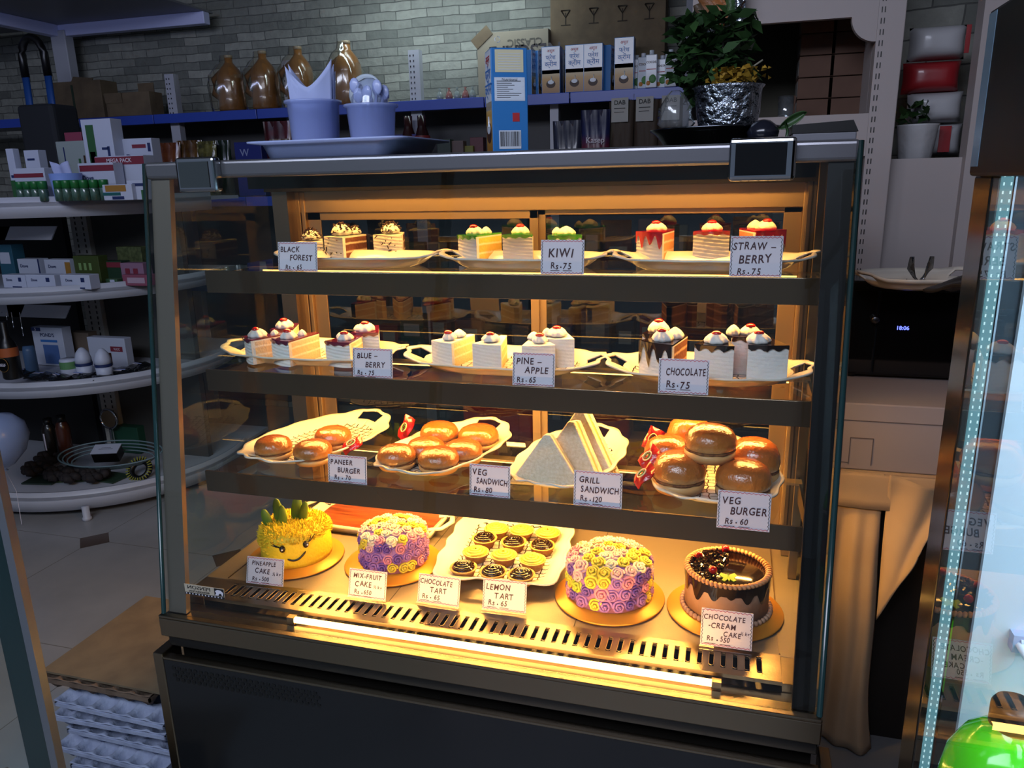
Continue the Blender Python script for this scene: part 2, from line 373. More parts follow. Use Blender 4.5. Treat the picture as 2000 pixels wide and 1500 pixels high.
# rear frame and sliding doors
mb = MB()
mb.box((.0, .538, 1.243), (1.2, .56, 1.292), alu); mb.box((.0, .538, .502), (1.2, .56, .535), alu)
for a, b in ((.0, .055), (.058, .068), (1.165, 1.2)): mb.box((a, .535, .51), (b, .562, 1.29), alu)
mb.build('rear_frame', case, bevel=.0015)
for a, b, y in ((.068, .628, .545), (.609, 1.165, .553)):
    d = MB().box((a, y, .535), (a+.034, y+.007, 1.243), alu).box((b-.034 if a > .5 else b-.019, y, .535), (b, y+.007, 1.243), alu).box((a, y, 1.225 if a < .5 else 1.232), (b, y+.007, 1.243), alu).box((a, y, .535), (b, y+.007, .56), alu).build('sliding_door', case, bevel=.001)
    MB().box((a+.034, y+.002, .56), (b-.019, y+.005, 1.23), rearglass).build('door_glass', d)
# steel columns inside the corners that carry the shelf brackets
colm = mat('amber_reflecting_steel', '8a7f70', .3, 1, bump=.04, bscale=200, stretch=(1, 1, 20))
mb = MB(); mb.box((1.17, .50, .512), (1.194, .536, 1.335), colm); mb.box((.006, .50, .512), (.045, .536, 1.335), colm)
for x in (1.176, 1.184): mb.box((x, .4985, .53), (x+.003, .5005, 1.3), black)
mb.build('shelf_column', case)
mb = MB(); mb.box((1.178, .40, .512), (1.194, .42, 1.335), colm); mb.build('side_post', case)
# shelves
SH = ((1.143, .228), (.946, .192), (.741, .150)); XS = .012
lipm = mat('bronze_mirror_lip', '5e5140', .13, .7)
led = emis('warm_led_tape', (1, .46, .10), 9)
shelfglass = glass('shelf_glass', (.95, .97, .94), 1.5)
for i, (z, y) in enumerate(SH):
    s = MB().box((XS, y+.004, z-.008), (W-XS, .53, z), shelfglass).build('glass_shelf', case)
    MB().box((XS, y-.002, z-.044), (W-XS, y+.004, z+.0005), lipm).build('front_lip', s, bevel=.001)
    MB().box((XS, .366, z-.013), (W-XS, .390, z-.0085), alu).build('light_channel', s)
    MB().box((.05, .370, z-.0165), (W-.05, .386, z-.0132), led).build('light_strip', s)
    mb = MB()
    for x in (XS+.002, W-XS-.006): mb.add([(x, y+.02, z-.034), (x, .51, z-.06), (x, .51, z-.0095), (x, y+.02, z-.0095)]+[(x+.004, y+.02, z-.034), (x+.004, .51, z-.06), (x+.004, .51, z-.0095), (x+.004, y+.02, z-.0095)], [(0, 1, 2, 3), (7, 6, 5, 4), (0, 4, 5, 1), (1, 5, 6, 2), (2, 6, 7, 3), (3, 7, 4, 0)], darksteel)
    mb.build('bracket', s)
    area('shelf_led', (.6, .378, z-.0175), (.6, .37, z-.3), 1.1, .016, (9.8, 10.3, 14)[i], WARM)
area('top_led', (.6, .40, 1.322), (.6, .385, 1.0), 1.1, .02, 6.0, WARM)
MB().box((.03, .378, 1.3), (1.17, .386, 1.336), topm).box((.03, .386, 1.325), (1.17, .42, 1.336), alu).build('top_light_channel', case)
# the bare lamp at the foot of the front glass
lamp = MB().tube([(.27, .030, .5055), (1.04, .030, .5055)], .0062, emis('warm_lamp_tube', (1, .52, .13), 14), 10).build('foot_lamp', case)
MB().box((.255, .024, .498), (.27, .036, .512), alu).box((1.04, .024, .498), (1.055, .036, .512), alu).build('lamp_socket', lamp)
area('foot_lamp_light', (.655, .034, .513), (.655, .16, .58), .77, .012, 2.4, WARM)
# maker's sticker on the inside of the front glass, read backwards from here
st = MB(); A = P(360, 1138, Y=.004); B = P(440, 1168, Y=.004)
sw, shh = B.x-A.x, .022; yy = .006
Ts = Matrix.Translation((A.x+sw/2, -.0052+yf(A.z-.011), A.z-.012)) @ RX90
st.box((-sw/2, -shh/2, -.0004), (sw/2, shh/2, .0), mat('sticker_grey', 'b8aa98', .5), Ts)
Tm = Ts @ Matrix.Scale(-1, 4, (1, 0, 0))
st.text('PENSON', .0110, ink, Tm @ Matrix.Translation((.012, .0050, .0008)), sx=1.25)
st.text('REFRIGERATION', .0056, ink, Tm @ Matrix.Translation((.012, -.0030, .0008)), bold=.012, sx=1.12)
st.box((-sw/2, -shh/2, .0001), (sw/2, -shh/2+.0045, .0003), ink, Ts)
for k in range(12): st.box((-sw/2+.002+k*sw/12.5, -shh/2+.001, .0003), (-sw/2+.0045+k*sw/12.5, -shh/2+.0035, .0004), paper, Ts)
bear = [(0, 0), (.003, .004), (.001, .008), (.006, .011), (.013, .010), (.017, .006), (.0165, .001), (.014, .0), (.013, .004), (.009, .004), (.007, 0)]
st.box((sw/2-.022, -shh/2+.0055, .0001), (sw/2-.0008, shh/2-.001, .0004), ink, Ts); st.prism([(sw/2-.021+x*1.1, -.0045+y*1.1) for x, y in bear], .0005, .0008, paper, Ts)
st.build('maker_sticker', case)
# ------------------------------------------------------------------ trays
melamine = mat('white_melamine', 'd9d2c4', .22, coat=.3)
def net_mat():
    m, nt, b = new('melamine_with_net_print'); L = nt.links.new
    tc = node(nt, 'ShaderNodeTexCoord'); v = node(nt, 'ShaderNodeTexVoronoi', feature='DISTANCE_TO_EDGE'); v.inputs['Scale'].default_value = 62; v.inputs['Randomness'].default_value = .35
    L(tc.outputs['Object'], v.inputs['Vector'])
    l = node(nt, 'ShaderNodeMath', operation='LESS_THAN', i1=.075); L(v.outputs['Distance'], l.inputs[0])
    sp = node(nt, 'ShaderNodeSeparateXYZ'); L(tc.outputs['Object'], sp.inputs[0])
    z0 = node(nt, 'ShaderNodeMath', operation='LESS_THAN', i1=.0090); L(sp.outputs[2], z0.inputs[0])
    gm = node(nt, 'ShaderNodeNewGeometry'); sn = node(nt, 'ShaderNodeSeparateXYZ'); L(gm.outputs['Normal'], sn.inputs[0])
    z1 = node(nt, 'ShaderNodeMath', operation='GREATER_THAN', i1=.9); L(sn.outputs[2], z1.inputs[0])
    z = node(nt, 'ShaderNodeMath', operation='MULTIPLY'); L(z0.outputs[0], z.inputs[0]); L(z1.outputs[0], z.inputs[1])
    a = node(nt, 'ShaderNodeMath', operation='MULTIPLY'); L(l.outputs[0], a.inputs[0]); L(z.outputs[0], a.inputs[1])
    mx = node(nt, 'ShaderNodeMixRGB'); L(a.outputs[0], mx.inputs[0]); mx.inputs[1].default_value = (*lin('d9d2c4'), 1); mx.inputs[2].default_value = (*lin('33261a'), 1)
    L(mx.outputs[0], b.inputs['Base Color']); b.inputs['Roughness'].default_value = .22; b.inputs['Coat Weight'].default_value = .3
    return m
netm = net_mat()
def make_tray(label, c, Lx, Ly, rz, power=2.6, scal=14, rim=.024, group='scalloped white serving trays'):
    """scalloped platter with a pierced handle at each end of its long axis"""
    t = thing('serving_tray', label, 'tray', c, rz, group)
    rings = [(0, .004), (.3, .004), (.55, .004), (.70, .0045), (.76, .009), (.82, .015), (.87, .018), (.92, .0205), (.96, .0225), (1, rim)]
    NA = 120
    def fn(u, v):
        a = 2*PI*u; k = v*(len(rings)-1); i = min(int(k), len(rings)-2); f = k-i
        r = rings[i][0]*(1-f)+rings[i+1][0]*f; z = rings[i][1]*(1-f)+rings[i+1][1]*f
        ca, sa = math.cos(a), math.sin(a)
        se = (abs(ca)**power+abs(sa)**power)**(-1/power)
        q = 1+.022*max(0, (r-.75)/.25)*math.cos(scal*a)
        e = max(0, abs(ca)-.8)/.2
        return (Lx/2*r*se*ca*q*(1+.06*e*max(0, r-.7)), Ly/2*r*se*sa*q, z+.010*e*max(0, (r-.75)/.25))
    def skip(i, j):
        a = (i+.5)/NA*2*PI; d = min(abs((a+PI) % (2*PI)-PI), abs(a-PI)); return d < .33 and j in (5, 6, 7)
    MB().grid(fn, NA, len(rings)-1, netm, True, None, skip).build('platter', t, solid=.0035, soff=1)
    return t
def tray_px(label, L, Rr, yc, z, Ly, **kw):
    a = P(*L, Y=yc); b = P(*Rr, Y=yc); make_tray(label, ((a.x+b.x)/2, yc, z), b.x-a.x, Ly, 0, **kw); return ((a.x+b.x)/2, yc)
Z1, Z2, Z3, ZD = 1.143, .946, .741, .5115
tray_px('scalloped white platter holding the black forest slices, top glass shelf', (552, 490), (862, 490), .350, Z1, .17)
tray_px('scalloped white platter holding the green-topped kiwi slices, top glass shelf', (868, 490), (1192, 490), .350, Z1, .17)
tray_px('scalloped white platter holding the red-glazed strawberry slices, top glass shelf', (1200, 490), (1594, 490), .350, Z1, .17)
tray_px('scalloped white platter holding the purple-glazed blueberry slices, second shelf', (455, 690), (785, 690), .325, Z2, .20)
tray_px('scalloped white platter holding the all-white pineapple slices, second shelf', (803, 690), (1180, 690), .325, Z2, .20)
tray_px('scalloped white platter holding the dark-topped chocolate slices, second shelf', (1188, 690), (1588, 690), .325, Z2, .20)
make_tray('scalloped white platter with net print and three golden buns, by the paneer burger card', (.166, .345, Z3), .37, .23, rad(72), 2.3)
make_tray('scalloped white platter crowded with shiny buns, between paneer burgers and sandwiches', (.470, .345, Z3), .36, .21, rad(74), 2.4)
make_tray('scalloped white platter under the white sandwich wedges', (.742, .345, Z3), .36, .20, rad(82), 2.5)
make_tray('scalloped white platter under the stacked veg burgers', (1.022, .340, Z3), .36, .25, rad(93), 2.3)
# square tart tray, wooden tray
make_tray('squarish scalloped white tray holding twelve tarts on the case floor', (.594, .372, ZD), .345, .27, rad(95), 6, 16, .026, 'scalloped white serving trays')
t = thing('wood_print_tray', 'rectangular tray with wood-grain centre and white handled rim, behind the pineapple cake', 'tray', (.238, .455, ZD), rad(-2))
def rr(hx, hy, r, n=6):
    pts = []
    for cx, cy, a0 in ((hx-r, hy-r, 0), (-hx+r, hy-r, PI/2), (-hx+r, -hy+r, PI), (hx-r, -hy+r, 1.5*PI)):
        for k in range(n+1): a = a0+PI/2*k/n; pts.append((cx+r*math.cos(a), cy+r*math.sin(a)))
    return pts
wood = mat('printed_wood', '9c4a22', .35, col2='5a2410', scale=9, stretch=(1.2, 14, 1), detail=6, coat=.2)
def ringloft(mb, loops, m):
    n = len(loops[0]); vs = [p for l in loops for p in l]
    mb.add(vs, [(j*n+i, j*n+(i+1) % n, (j+1)*n+(i+1) % n, (j+1)*n+i) for j in range(len(loops)-1) for i in range(n)], m, True)
mb = MB(); ringloft(mb, [[(x, y, z) for x, y in rr(hx, hy, .03)] for hx, hy, z in ((.150, .066, .005), (.160, .075, .012), (.168, .082, .02), (.172, .086, .021), (.165, .079, .0), (.145, .062, .0))], melamine)
for s in (-1, 1):
    pts = [(s*.150, -.04, .014), (s*.185, -.035, .020), (s*.197, 0, .022), (s*.185, .035, .020), (s*.150, .04, .014)]; mb.tube(pts, .007, melamine, 8, flat=.6)
mb.build('rim', t)
MB().prism(rr(.152, .068, .03), .003, .0056, wood).build('base', t)

# ------------------------------------------------------------------ cake slices
cream = mat('whipped_cream', 'e2dfdb', .55, bump=.25, bscale=70, sub=.15)
cherrym = mat('glazed_cherry', 'b3140f', .12, coat=.6)
SPONGE = {
 'black_forest': zramp('sponge_black_forest', [(0, '5a2f18'), (.28, '6a3a1e'), (.34, 'dcc7ac'), (.40, '6b3b20'), (.62, '5c3018'), (.68, 'e0cdb2'), (.74, '5f341c'), (1, '7a4a2a')], .9, .6, 160, lo=0, hi=.052, noise=.06),
 'kiwi': zramp('sponge_kiwi', [(0, 'd8b452'), (.3, 'e1c264'), (.36, 'efe6c4'), (.42, 'dcb94f'), (.64, 'd8b452'), (.7, 'efe6c4'), (.76, 'c9bf4e'), (1, 'd3c552')], .9, .5, 160, lo=0, hi=.052, noise=.06),
 'strawberry': zramp('sponge_strawberry', [(0, 'd9a066'), (.3, 'e0aa6e'), (.36, 'f0dcc0'), (.42, 'dca067'), (.64, 'd79c62'), (.7, 'f2d9c2'), (.76, 'd88a60'), (1, 'd98864')], .9, .5, 160, lo=0, hi=.055, noise=.06),
 'blueberry': zramp('sponge_blueberry', [(0, 'dec39a'), (.3, 'e2c9a0'), (.36, 'f1e7d6'), (.42, 'ddc096'), (.64, 'dabb92'), (.7, 'f1e6d8'), (.76, 'd9bd9c'), (1, 'dfc8ae')], .9, .5, 160, lo=0, hi=.052, noise=.06),
 'pineapple': zramp('sponge_pineapple', [(0, 'ddc88e'), (.3, 'e4d29c'), (.36, 'f3ecd6'), (.42, 'e2cf98'), (.64, 'dfcb92'), (.7, 'f4edd8'), (.76, 'e3d2a0'), (1, 'e7d8aa')], .9, .5, 160, lo=0, hi=.052, noise=.06),
 'chocolate': zramp('sponge_chocolate', [(0, '6e3c1e'), (.28, '7c4724'), (.34, 'caa27a'), (.40, '74411f'), (.62, '6c3a1c'), (.68, 'cda780'), (.74, '6e3d1f'), (1, '80502c')], .9, .6, 160, lo=0, hi=.066, noise=.06),
}
GLZ = {'kiwi': mat('kiwi_glaze', '3f9412', .1, coat=.8), 'strawberry': mat('strawberry_glaze', 'a80d18', .1, coat=.8), 'blueberry': mat('blueberry_glaze', '5a1030', .12, coat=.8),
       'chocolate': mat('chocolate_ganache', '1b0d07', .12, coat=.8), 'black_forest': cream, 'pineapple': cream}
shav = mat('chocolate_shavings', '2a1209', .35)
def swirl(mb, c, r, h, m, lobes=7, tw=3.2):
    prof = [(r*.55, 0), (r*.95, h*.12), (r, h*.3), (r*.86, h*.52), (r*.62, h*.74), (r*.36, h*.9), (r*.12, h*1.0), (.0005, h*1.02)]
    mb.lathe(prof, m, 42, Matrix.Translation(c), True, lambda a, z: 1+.09*math.cos(lobes*a+z/h*tw), False)
def make_slice(kind, label, px, py, z, rz=0, Wd=.066, H=.052, Ln=.095, drip=0, tops=((0, .022, .0175, .02, 1),), shavings=0, y=None):
    b = P(px, py, Z=z) if y is None else P(px, py, Y=y)
    t = thing('cake_slice', label, 'cake slice', (b.x, b.y, z), rz, 'cake slices on platters')
    def wedge(s, d=0):
        pts = []
        for k in range(9):
            u = -1+2*k/8; pts.append((u*Wd/2*s, -.005*(1-u*u)+d))
        pts += [(.006*s, Ln), (-.006*s, Ln)]
        return pts
    MB().prism(wedge(.985, .005), 0, H-.003, SPONGE[kind]).build('sponge', t)
    # cream coat: rippled back wall of the cake, facing out, with a thin lid
    def rimf(u, v):
        q = -1+2*u; rip = .0009*math.sin(v*H*900+3*q)*(1 if kind in ('kiwi', 'strawberry', 'blueberry') else .5)
        return (q*Wd/2*1.01, -.005*(1-q*q)-.0015-rip, v*H)
    mb = MB().grid(rimf, 16, 26, cream); mb.prism([(x, y2) for x, y2 in wedge(1.0)], H-.003, H, cream)
    mb.add([(s*Wd/2*1.01, -.0015, zz) for s in (-1,) for zz in (0, H)]+[(-Wd/2*.985, .006, H), (-Wd/2*.985, .006, 0)], [(0, 1, 2, 3)], cream)
    mb.add([(Wd/2*1.01, -.0015, 0), (Wd/2*1.01, -.0015, H), (Wd/2*.985, .006, H), (Wd/2*.985, .006, 0)], [(3, 2, 1, 0)], cream)
    mb.build('cream_coat', t)
    if kind in ('kiwi', 'strawberry', 'blueberry', 'chocolate'):
        g = GLZ[kind]; mb = MB(); mb.prism(wedge(1.02, -.001), H, H+.003, g)
        NX = 24; dl = [(.12+.88*abs(math.sin(3.1*i/NX*PI+px))**2.2*R.uniform(.6, 1))*drip+.004 for i in range(NX+1)]
        def df(u, v):
            q = -1+2*u; i = int(u*NX+.5); return (q*Wd/2*1.02, -.0064*(1-q*q)-.0036*(1-.3*v)-.001, H+.003-v*dl[i])
        mb.grid(df, NX, 5, g)
        mb.build('glaze', t, solid=0)
    if kind == 'black_forest':
        mb = MB()
        for _ in range(16):
            a = R.uniform(-.5, .5)*Wd; mb.box((a, -.0085, R.uniform(0, .5)*H+.45*H), (a+.003, -.0065, 0), shav) if 0 else None
            zc = R.uniform(.1, .95)*H; T = Matrix.Translation((a, -.0075-.002*(1-(2*a/Wd)**2), zc)) @ Matrix.Rotation(R.uniform(0, 3), 4, 'Y'); ll = R.choice((.001, .0015, .004))
            mb.box((-ll, -.001, -.0008), (ll, .001, .0008), shav, T)
        mb.build('chocolate_flecks', t)
    for (x, yy, r, h, ch) in tops:
        mb = MB(); swirl(mb, (x, yy, H+.001), r, h, cream); s = mb.build('cream_swirl', t)
        if ch == 1: MB().ball((x, yy-.003, H+h*.93), .0078, cherrym, 14, None, (1.15, 1, .6)).build('cherry', s)
    if shavings:
        mb = MB()
        for _ in range(95):
            x, yy, r, h, ch = R.choice(tops); a = R.uniform(0, 2*PI); q = R.uniform(.2, 1.05); zz = H+h*(1.05-.75*q*q)
            T = Matrix.Translation((x+r*q*math.cos(a), yy+r*q*math.sin(a), zz)) @ Euler((R.uniform(-.6, .6), R.uniform(-.6, .6), R.uniform(0, 6))).to_matrix().to_4x4()
            mb.box((-R.uniform(.003, .008), -.0014, -.0007), (R.uniform(.003, .008), .0012, .0007), shav, T)
        mb.build('chocolate_shavings', t)
    return t
z1 = Z1+.004
make_slice('black_forest', 'black forest slice half hidden behind its price card, beside the tall middle slice', 606, 506, z1, .25, .062, .038, .09, tops=((0, .024, .02, .026, 0),), shavings=1)
make_slice('black_forest', 'black forest slice in the middle of its platter, brown sponge side showing, shavings on top', 655, 508, z1, -.42, .064, .050, .085, tops=((0, .022, .021, .027, 0), (0, .058, .014, .018, 0)), shavings=1)
make_slice('black_forest', 'black forest slice standing apart with a chocolate chip V on its white face', 760, 506, z1, .05, .066, .052, .085, tops=((0, .02, .02, .025, 0),), shavings=1)
make_slice('kiwi', 'kiwi slice with its yellow sponge side showing, farthest along from the KIWI card', 915, 513, z1, -.5, .054, .052, .09, .006, tops=((.0, .02, .018, .02, 1), (.002, .05, .011, .016, 0)))
make_slice('kiwi', 'kiwi slice with square rippled white face in the middle of its platter', 1012, 511, z1, 0, .062, .051, .09, .004, tops=((0, .024, .018, .02, 1),))
make_slice('kiwi', 'kiwi slice standing behind the KIWI price card', 1103, 512, z1, .25, .066, .05, .085, .012, tops=((.004, .02, .018, .018, 0), (-.014, .042, .010, .015, 0)))
make_slice('strawberry', 'strawberry slice with red glaze running down one corner, beside the kiwi platter', 1268, 513, z1, -.42, .056, .056, .085, .03, tops=((.002, .022, .019, .02, 1),))
make_slice('strawberry', 'strawberry slice with plain rippled white face in the middle of its platter', 1387, 512, z1, 0, .066, .055, .09, .004, tops=((0, .024, .019, .02, 1),))
make_slice('strawberry', 'strawberry slice turned edge-on, glaze streaked, behind the strawberry card', 1500, 513, z1, .62, .066, .057, .085, .035, tops=((.006, .02, .019, .02, 1), (.004, .05, .014, .018, 0)))
z2 = Z2+.004
make_slice('blueberry', 'blueberry slice at the outer end of its platter, narrow white face', 490, 708, z2, -.72, .052, .05, .09, .004, tops=((0, .02, .019, .02, 1), (0, .055, .008, .012, 0)))
make_slice('blueberry', 'blueberry slice with the broad white face, second from the platter end', 552, 713, z2, -.36, .056, .05, .095, .005, tops=((0, .022, .017, .019, 1), (.0, .056, .009, .014, 0)))
make_slice('blueberry', 'blueberry slice at the back between the two front pairs, only its cream top showing', 555, 690, z2, .1, .05, .052, .07, .004, tops=((0, .015, .019, .022, 1),), y=.34)
make_slice('blueberry', 'blueberry slice with rippled face just behind the BLUEBERRY card', 663, 716, z2, -.12, .058, .049, .09, .005, tops=((.004, .022, .0165, .018, 1), (-.02, .04, .009, .012, 0)))
make_slice('blueberry', 'tallest blueberry slice at the back behind the BLUEBERRY card', 716, 700, z2, .15, .060, .053, .08, .004, tops=((-.004, .02, .02, .021, 1), (-.024, .03, .009, .013, 0)), y=.33)
make_slice('pineapple', 'white pineapple slice with crazed cream face, nearest the blueberry platter', 865, 715, z2, -.42, .056, .05, .09, tops=((.004, .018, .014, .018, 1), (.0, .05, .014, .016, 0)))
make_slice('pineapple', 'white pineapple slice with square face in the middle of its platter', 952, 721, z2, -.1, .060, .050, .09, tops=((.0, .022, .018, .018, 1),))
make_slice('pineapple', 'white pineapple slice directly behind the PINEAPPLE card', 1052, 724, z2, .30, .064, .05, .09, tops=((.004, .02, .015, .018, 1), (-.006, .05, .013, .016, 0)))
make_slice('pineapple', 'tallest white pineapple slice at the back, nearest the chocolate platter', 1092, 700, z2, .1, .060, .056, .07, tops=((-.006, .02, .02, .02, 1), (-.026, .02, .01, .016, 0)), y=.335)
make_slice('chocolate', 'chocolate slice with thick ganache running down its face, nearest the pineapple platter', 1280, 737, z2, -.5, .070, .063, .095, .048, tops=((.0, .02, .019, .024, 1), (.004, .055, .016, .022, 0)))
make_slice('chocolate', 'chocolate slice at the back behind the ganache-dripped one, cream swirl and cherry', 1285, 700, z2, .1, .06, .066, .07, .01, tops=((0, .02, .02, .026, 1),), y=.355)
make_slice('chocolate', 'chocolate slice with plain white face beside the CHOCOLATE card', 1392, 745, z2, -.12, .068, .064, .09, .008, tops=((0, .022, .021, .022, 1),))
make_slice('chocolate', 'chocolate slice at the end of its platter with plain white face', 1496, 748, z2, .12, .068, .066, .09, .008, tops=((-.014, .022, .021, .022, 1),))
make_slice('chocolate', 'chocolate slice at the back between the two white-faced slices', 1462, 700, z2, .2, .064, .068, .07, .006, tops=((.004, .02, .018, .021, 1), (-.026, .02, .013, .02, 0)), y=.345)

# ------------------------------------------------------------------ burgers and sandwiches
bunm = zramp('bun_crust', [(0, 'd8b078'), (.30, 'daae6c'), (.52, 'b8722f'), (1, '984e17')], .25, .55, 120, .8, 0, .05, .16, .05)
bunh = zramp('bun_base', [(0, 'a86a30'), (.5, 'd2a468'), (1, 'c99556')], .6, .2, 90, .4, 0, .02, .2)
patty = mat('vegetable_patty', '5a3015', .8, col2='8a5a28', scale=160)
bun0 = None
def bun(px, py, z, label, r=.042, h=.046, rz=0, group='shiny burger buns', y=None):
    global bun0
    b = P(px, py, Z=z) if y is None else P(px, py, Y=y)
    loc = (b.x, b.y, z)
    if bun0 is None:
        t = thing('burger', label, 'burger', loc, rz, group)
        k = 1
        MB().lathe([(.030, 0), (.037, .002), (.0405, .008), (.041, .0125), (.036, .0145)], bunh, 30).build('bottom_bun', t)
        MB().lathe([(.034, .013), (.0395, .0145), (.0395, .017), (.034, .0185)], patty, 30, wob=lambda a, zz: 1+.03*math.sin(7*a)+.02*math.sin(13*a)).build('patty', t)
        MB().lathe([(.036, .0175), (.0405, .0185), (.042, .024), (.0405, .032), (.035, .040), (.026, .0445), (.014, .0465), (.001, .047)], bunm, 36, wob=lambda a, zz: 1+.012*math.sin(3*a+1)).build('top_bun', t)
        t.scale = (r/.042, r/.042, h/.047); bun0 = t; return t
    return dup(bun0, loc, rz, label, group, (r/.042, r/.042, h/.047))
z3 = Z3+.0045
bun(536, 893, z3, 'shiny browned bun at the outer front end of the paneer platter', .040, .046)
bun(613, 902, z3, 'shiny browned bun just behind the paneer burger card', .041, .046, 1)
bun(652, 873, z3, 'golden bun at the back of the paneer platter, next to the red sachet', .041, .046, 2)
G2 = 'shiny burger buns'
bun(776, 912, z3, 'front bun on the crowded platter, next to the paneer burger card', .040, .046, .4, G2)
bun(858, 918, z3, 'front bun on the crowded platter, next to the veg sandwich card', .042, .046, 1.4, G2)
bun(832, 885, z3, 'middle-row bun on the crowded platter, on the red sachet side', .041, .046, 2.4, G2, y=.300)
bun(905, 890, z3, 'middle-row bun on the crowded platter, on the sandwich side', .041, .046, 3.4, G2, y=.305)
bun(858, 850, z3, 'back-row bun on the crowded platter, touching the red sachet', .043, .050, 4.4, G2, y=.395)
bun(935, 855, z3, 'back-row bun on the crowded platter, nearest the rear door', .045, .048, 5.4, G2, y=.40)
bun(1325, 956, z3, 'veg burger in front beside the red sachets, under the topmost one', .049, .072, .2, G2)
bun(1450, 972, z3, 'veg burger in front behind the VEG BURGER card, under the topmost one', .049, .070, 1.2, G2)
bun(1302, 900, z3, 'veg burger at the back beside the red sachets', .045, .080, 2.2, G2, y=.325)
bun(1472, 905, z3, 'veg burger at the back on the bare end of its platter', .048, .085, 3.2, G2, y=.325)
bun(1345, 880, z3, 'veg burger farthest back, peeping over the topmost one', .046, .098, 4.0, G2, y=.40)
bun(1385, 905, z3+.060, 'topmost veg burger, resting on the pile with its filling seam showing', .047, .064, 4.2, G2, y=.27)
# ketchup sachets
sachm = mat('red_sachet_foil', 'c4201c', .25, col2='a81410', scale=40, bump=.5, bscale=45, coat=.4)
def sachet(loc, rot, label, sx=.032, sy=.045):
    t = thing('ketchup_sachet', label, 'sachet', loc, 0, 'red ketchup sachets', rot)
    def fn(u, v):
        x = (-1+2*u); y = (-1+2*v); return (x*sx/2, y*sy/2, .0045*(1-x**4)*(1-y**4)+.0025*math.sin(5*y+3*x)*(.3+abs(y)))
    def fb(u, v):
        x, y, z = fn(1-u, v); return (x, y, z-.0015-.008*(1-(2*u-1)**4)*(1-(2*v-1)**4))
    MB().grid(fn, 12, 14, sachm).grid(fb, 12, 14, sachm).build('pouch', t)
    mb = MB(); pts = [(.007*math.cos(a), .010*math.sin(a), .0075) for a in [k*PI*2/18 for k in range(18)]]
    mb.tube(pts, .0014, mat('sachet_cream_print', 'd8c9a0', .4), 5, True); mb.tube([(x*.55, y*.55, zz) for x, y, zz in pts], .0012, mat('sachet_green_print', '3c6a2a', .4), 5, True)
    mb.build('round_emblem', t)
def sp(px, py, y): b = P(px, py, Y=y); return (b.x, b.y, b.z)
sachet(sp(688, 868, .30), (.5, .5, -.9), 'red sachet lying at the edge of the paneer platter beside the golden bun')
sachet(sp(793, 836, .385), (1.1, .2, -.5), 'red sachet standing behind the front buns of the crowded platter', .034, .054)
sachet(sp(1276, 858, .33), (1.1, .3, -.3), 'red sachet standing uppermost against the back veg burgers')
sachet(sp(1268, 893, .27), (.9, .4, -.9), 'red sachet in the middle of the three beside the veg burgers')
sachet(sp(1258, 928, .22), (.8, .3, -1.2), 'red sachet lowest at the platter edge beside the veg burgers')
# sandwich wedges
bread = mat('soft_white_bread', 'ddd3be', .75, col2='cfc2a6', scale=160, bump=.3, bscale=200, coat=.35, sub=.1)
fill = mat('sandwich_filling', 'c9a24c', .7, col2='8d9a4a', scale=120)
def wedge_sw(px, py, y, rz, lean, base, h, label):
    b = P(px, py, Y=y); t = thing('sandwich_wedge', label, 'sandwich', (b.x, b.y, z3), 0, 'wrapped sandwich wedges', (lean, 0, rz))
    tri = [(-base/2, 0), (base/2, 0), (base/2-.004, .006), (.006, h), (-.006, h), (-base/2+.004, .006)]
    Tx = RX90
    MB().prism(tri, -.014, 0, bread, Tx).build('bread_slice', t, bevel=.003)
    MB().prism([(x*.97, yy*.97+.001) for x, yy in tri], -.019, -.014, fill, Tx).build('filling', t)
    MB().prism(tri, -.034, -.019, bread, Tx).build('bread_slice', t, bevel=.003)
wedge_sw(1065, 935, .215, .05, -.22, .145, .098, 'front sandwich wedge with pale bread face, behind the veg sandwich card')
wedge_sw(1105, 915, .262, -.28, -.18, .150, .112, 'middle sandwich wedge leaning behind the front one')
wedge_sw(1125, 895, .315, -.30, -.12, .165, .122, 'rearmost and tallest sandwich wedge against the rear door mullion')

# ------------------------------------------------------------------ whole cakes
goldm = mat('gold_card_board', 'c58a2a', .4, .35)
def board(x, y, r, label):
    t = MB().lathe([(r-.001, 0), (r, .001), (r, .003), (r-.001, .004)], goldm, 64).build('cake_board', None, (x, y, ZD)); tag(t, label, 'cake board', 'round gold cake boards')
ZC = ZD+.0042
board(.142, .247, .104, 'round gold card board under the yellow pineapple cake')
board(.364, .272, .104, 'round gold card board under the flower cake behind the mix-fruit card')
board(.838, .247, .107, 'round gold card board under the flower cake standing without a price card')
board(1.056, .250, .107, 'round gold card board under the dark chocolate cake with cherries')
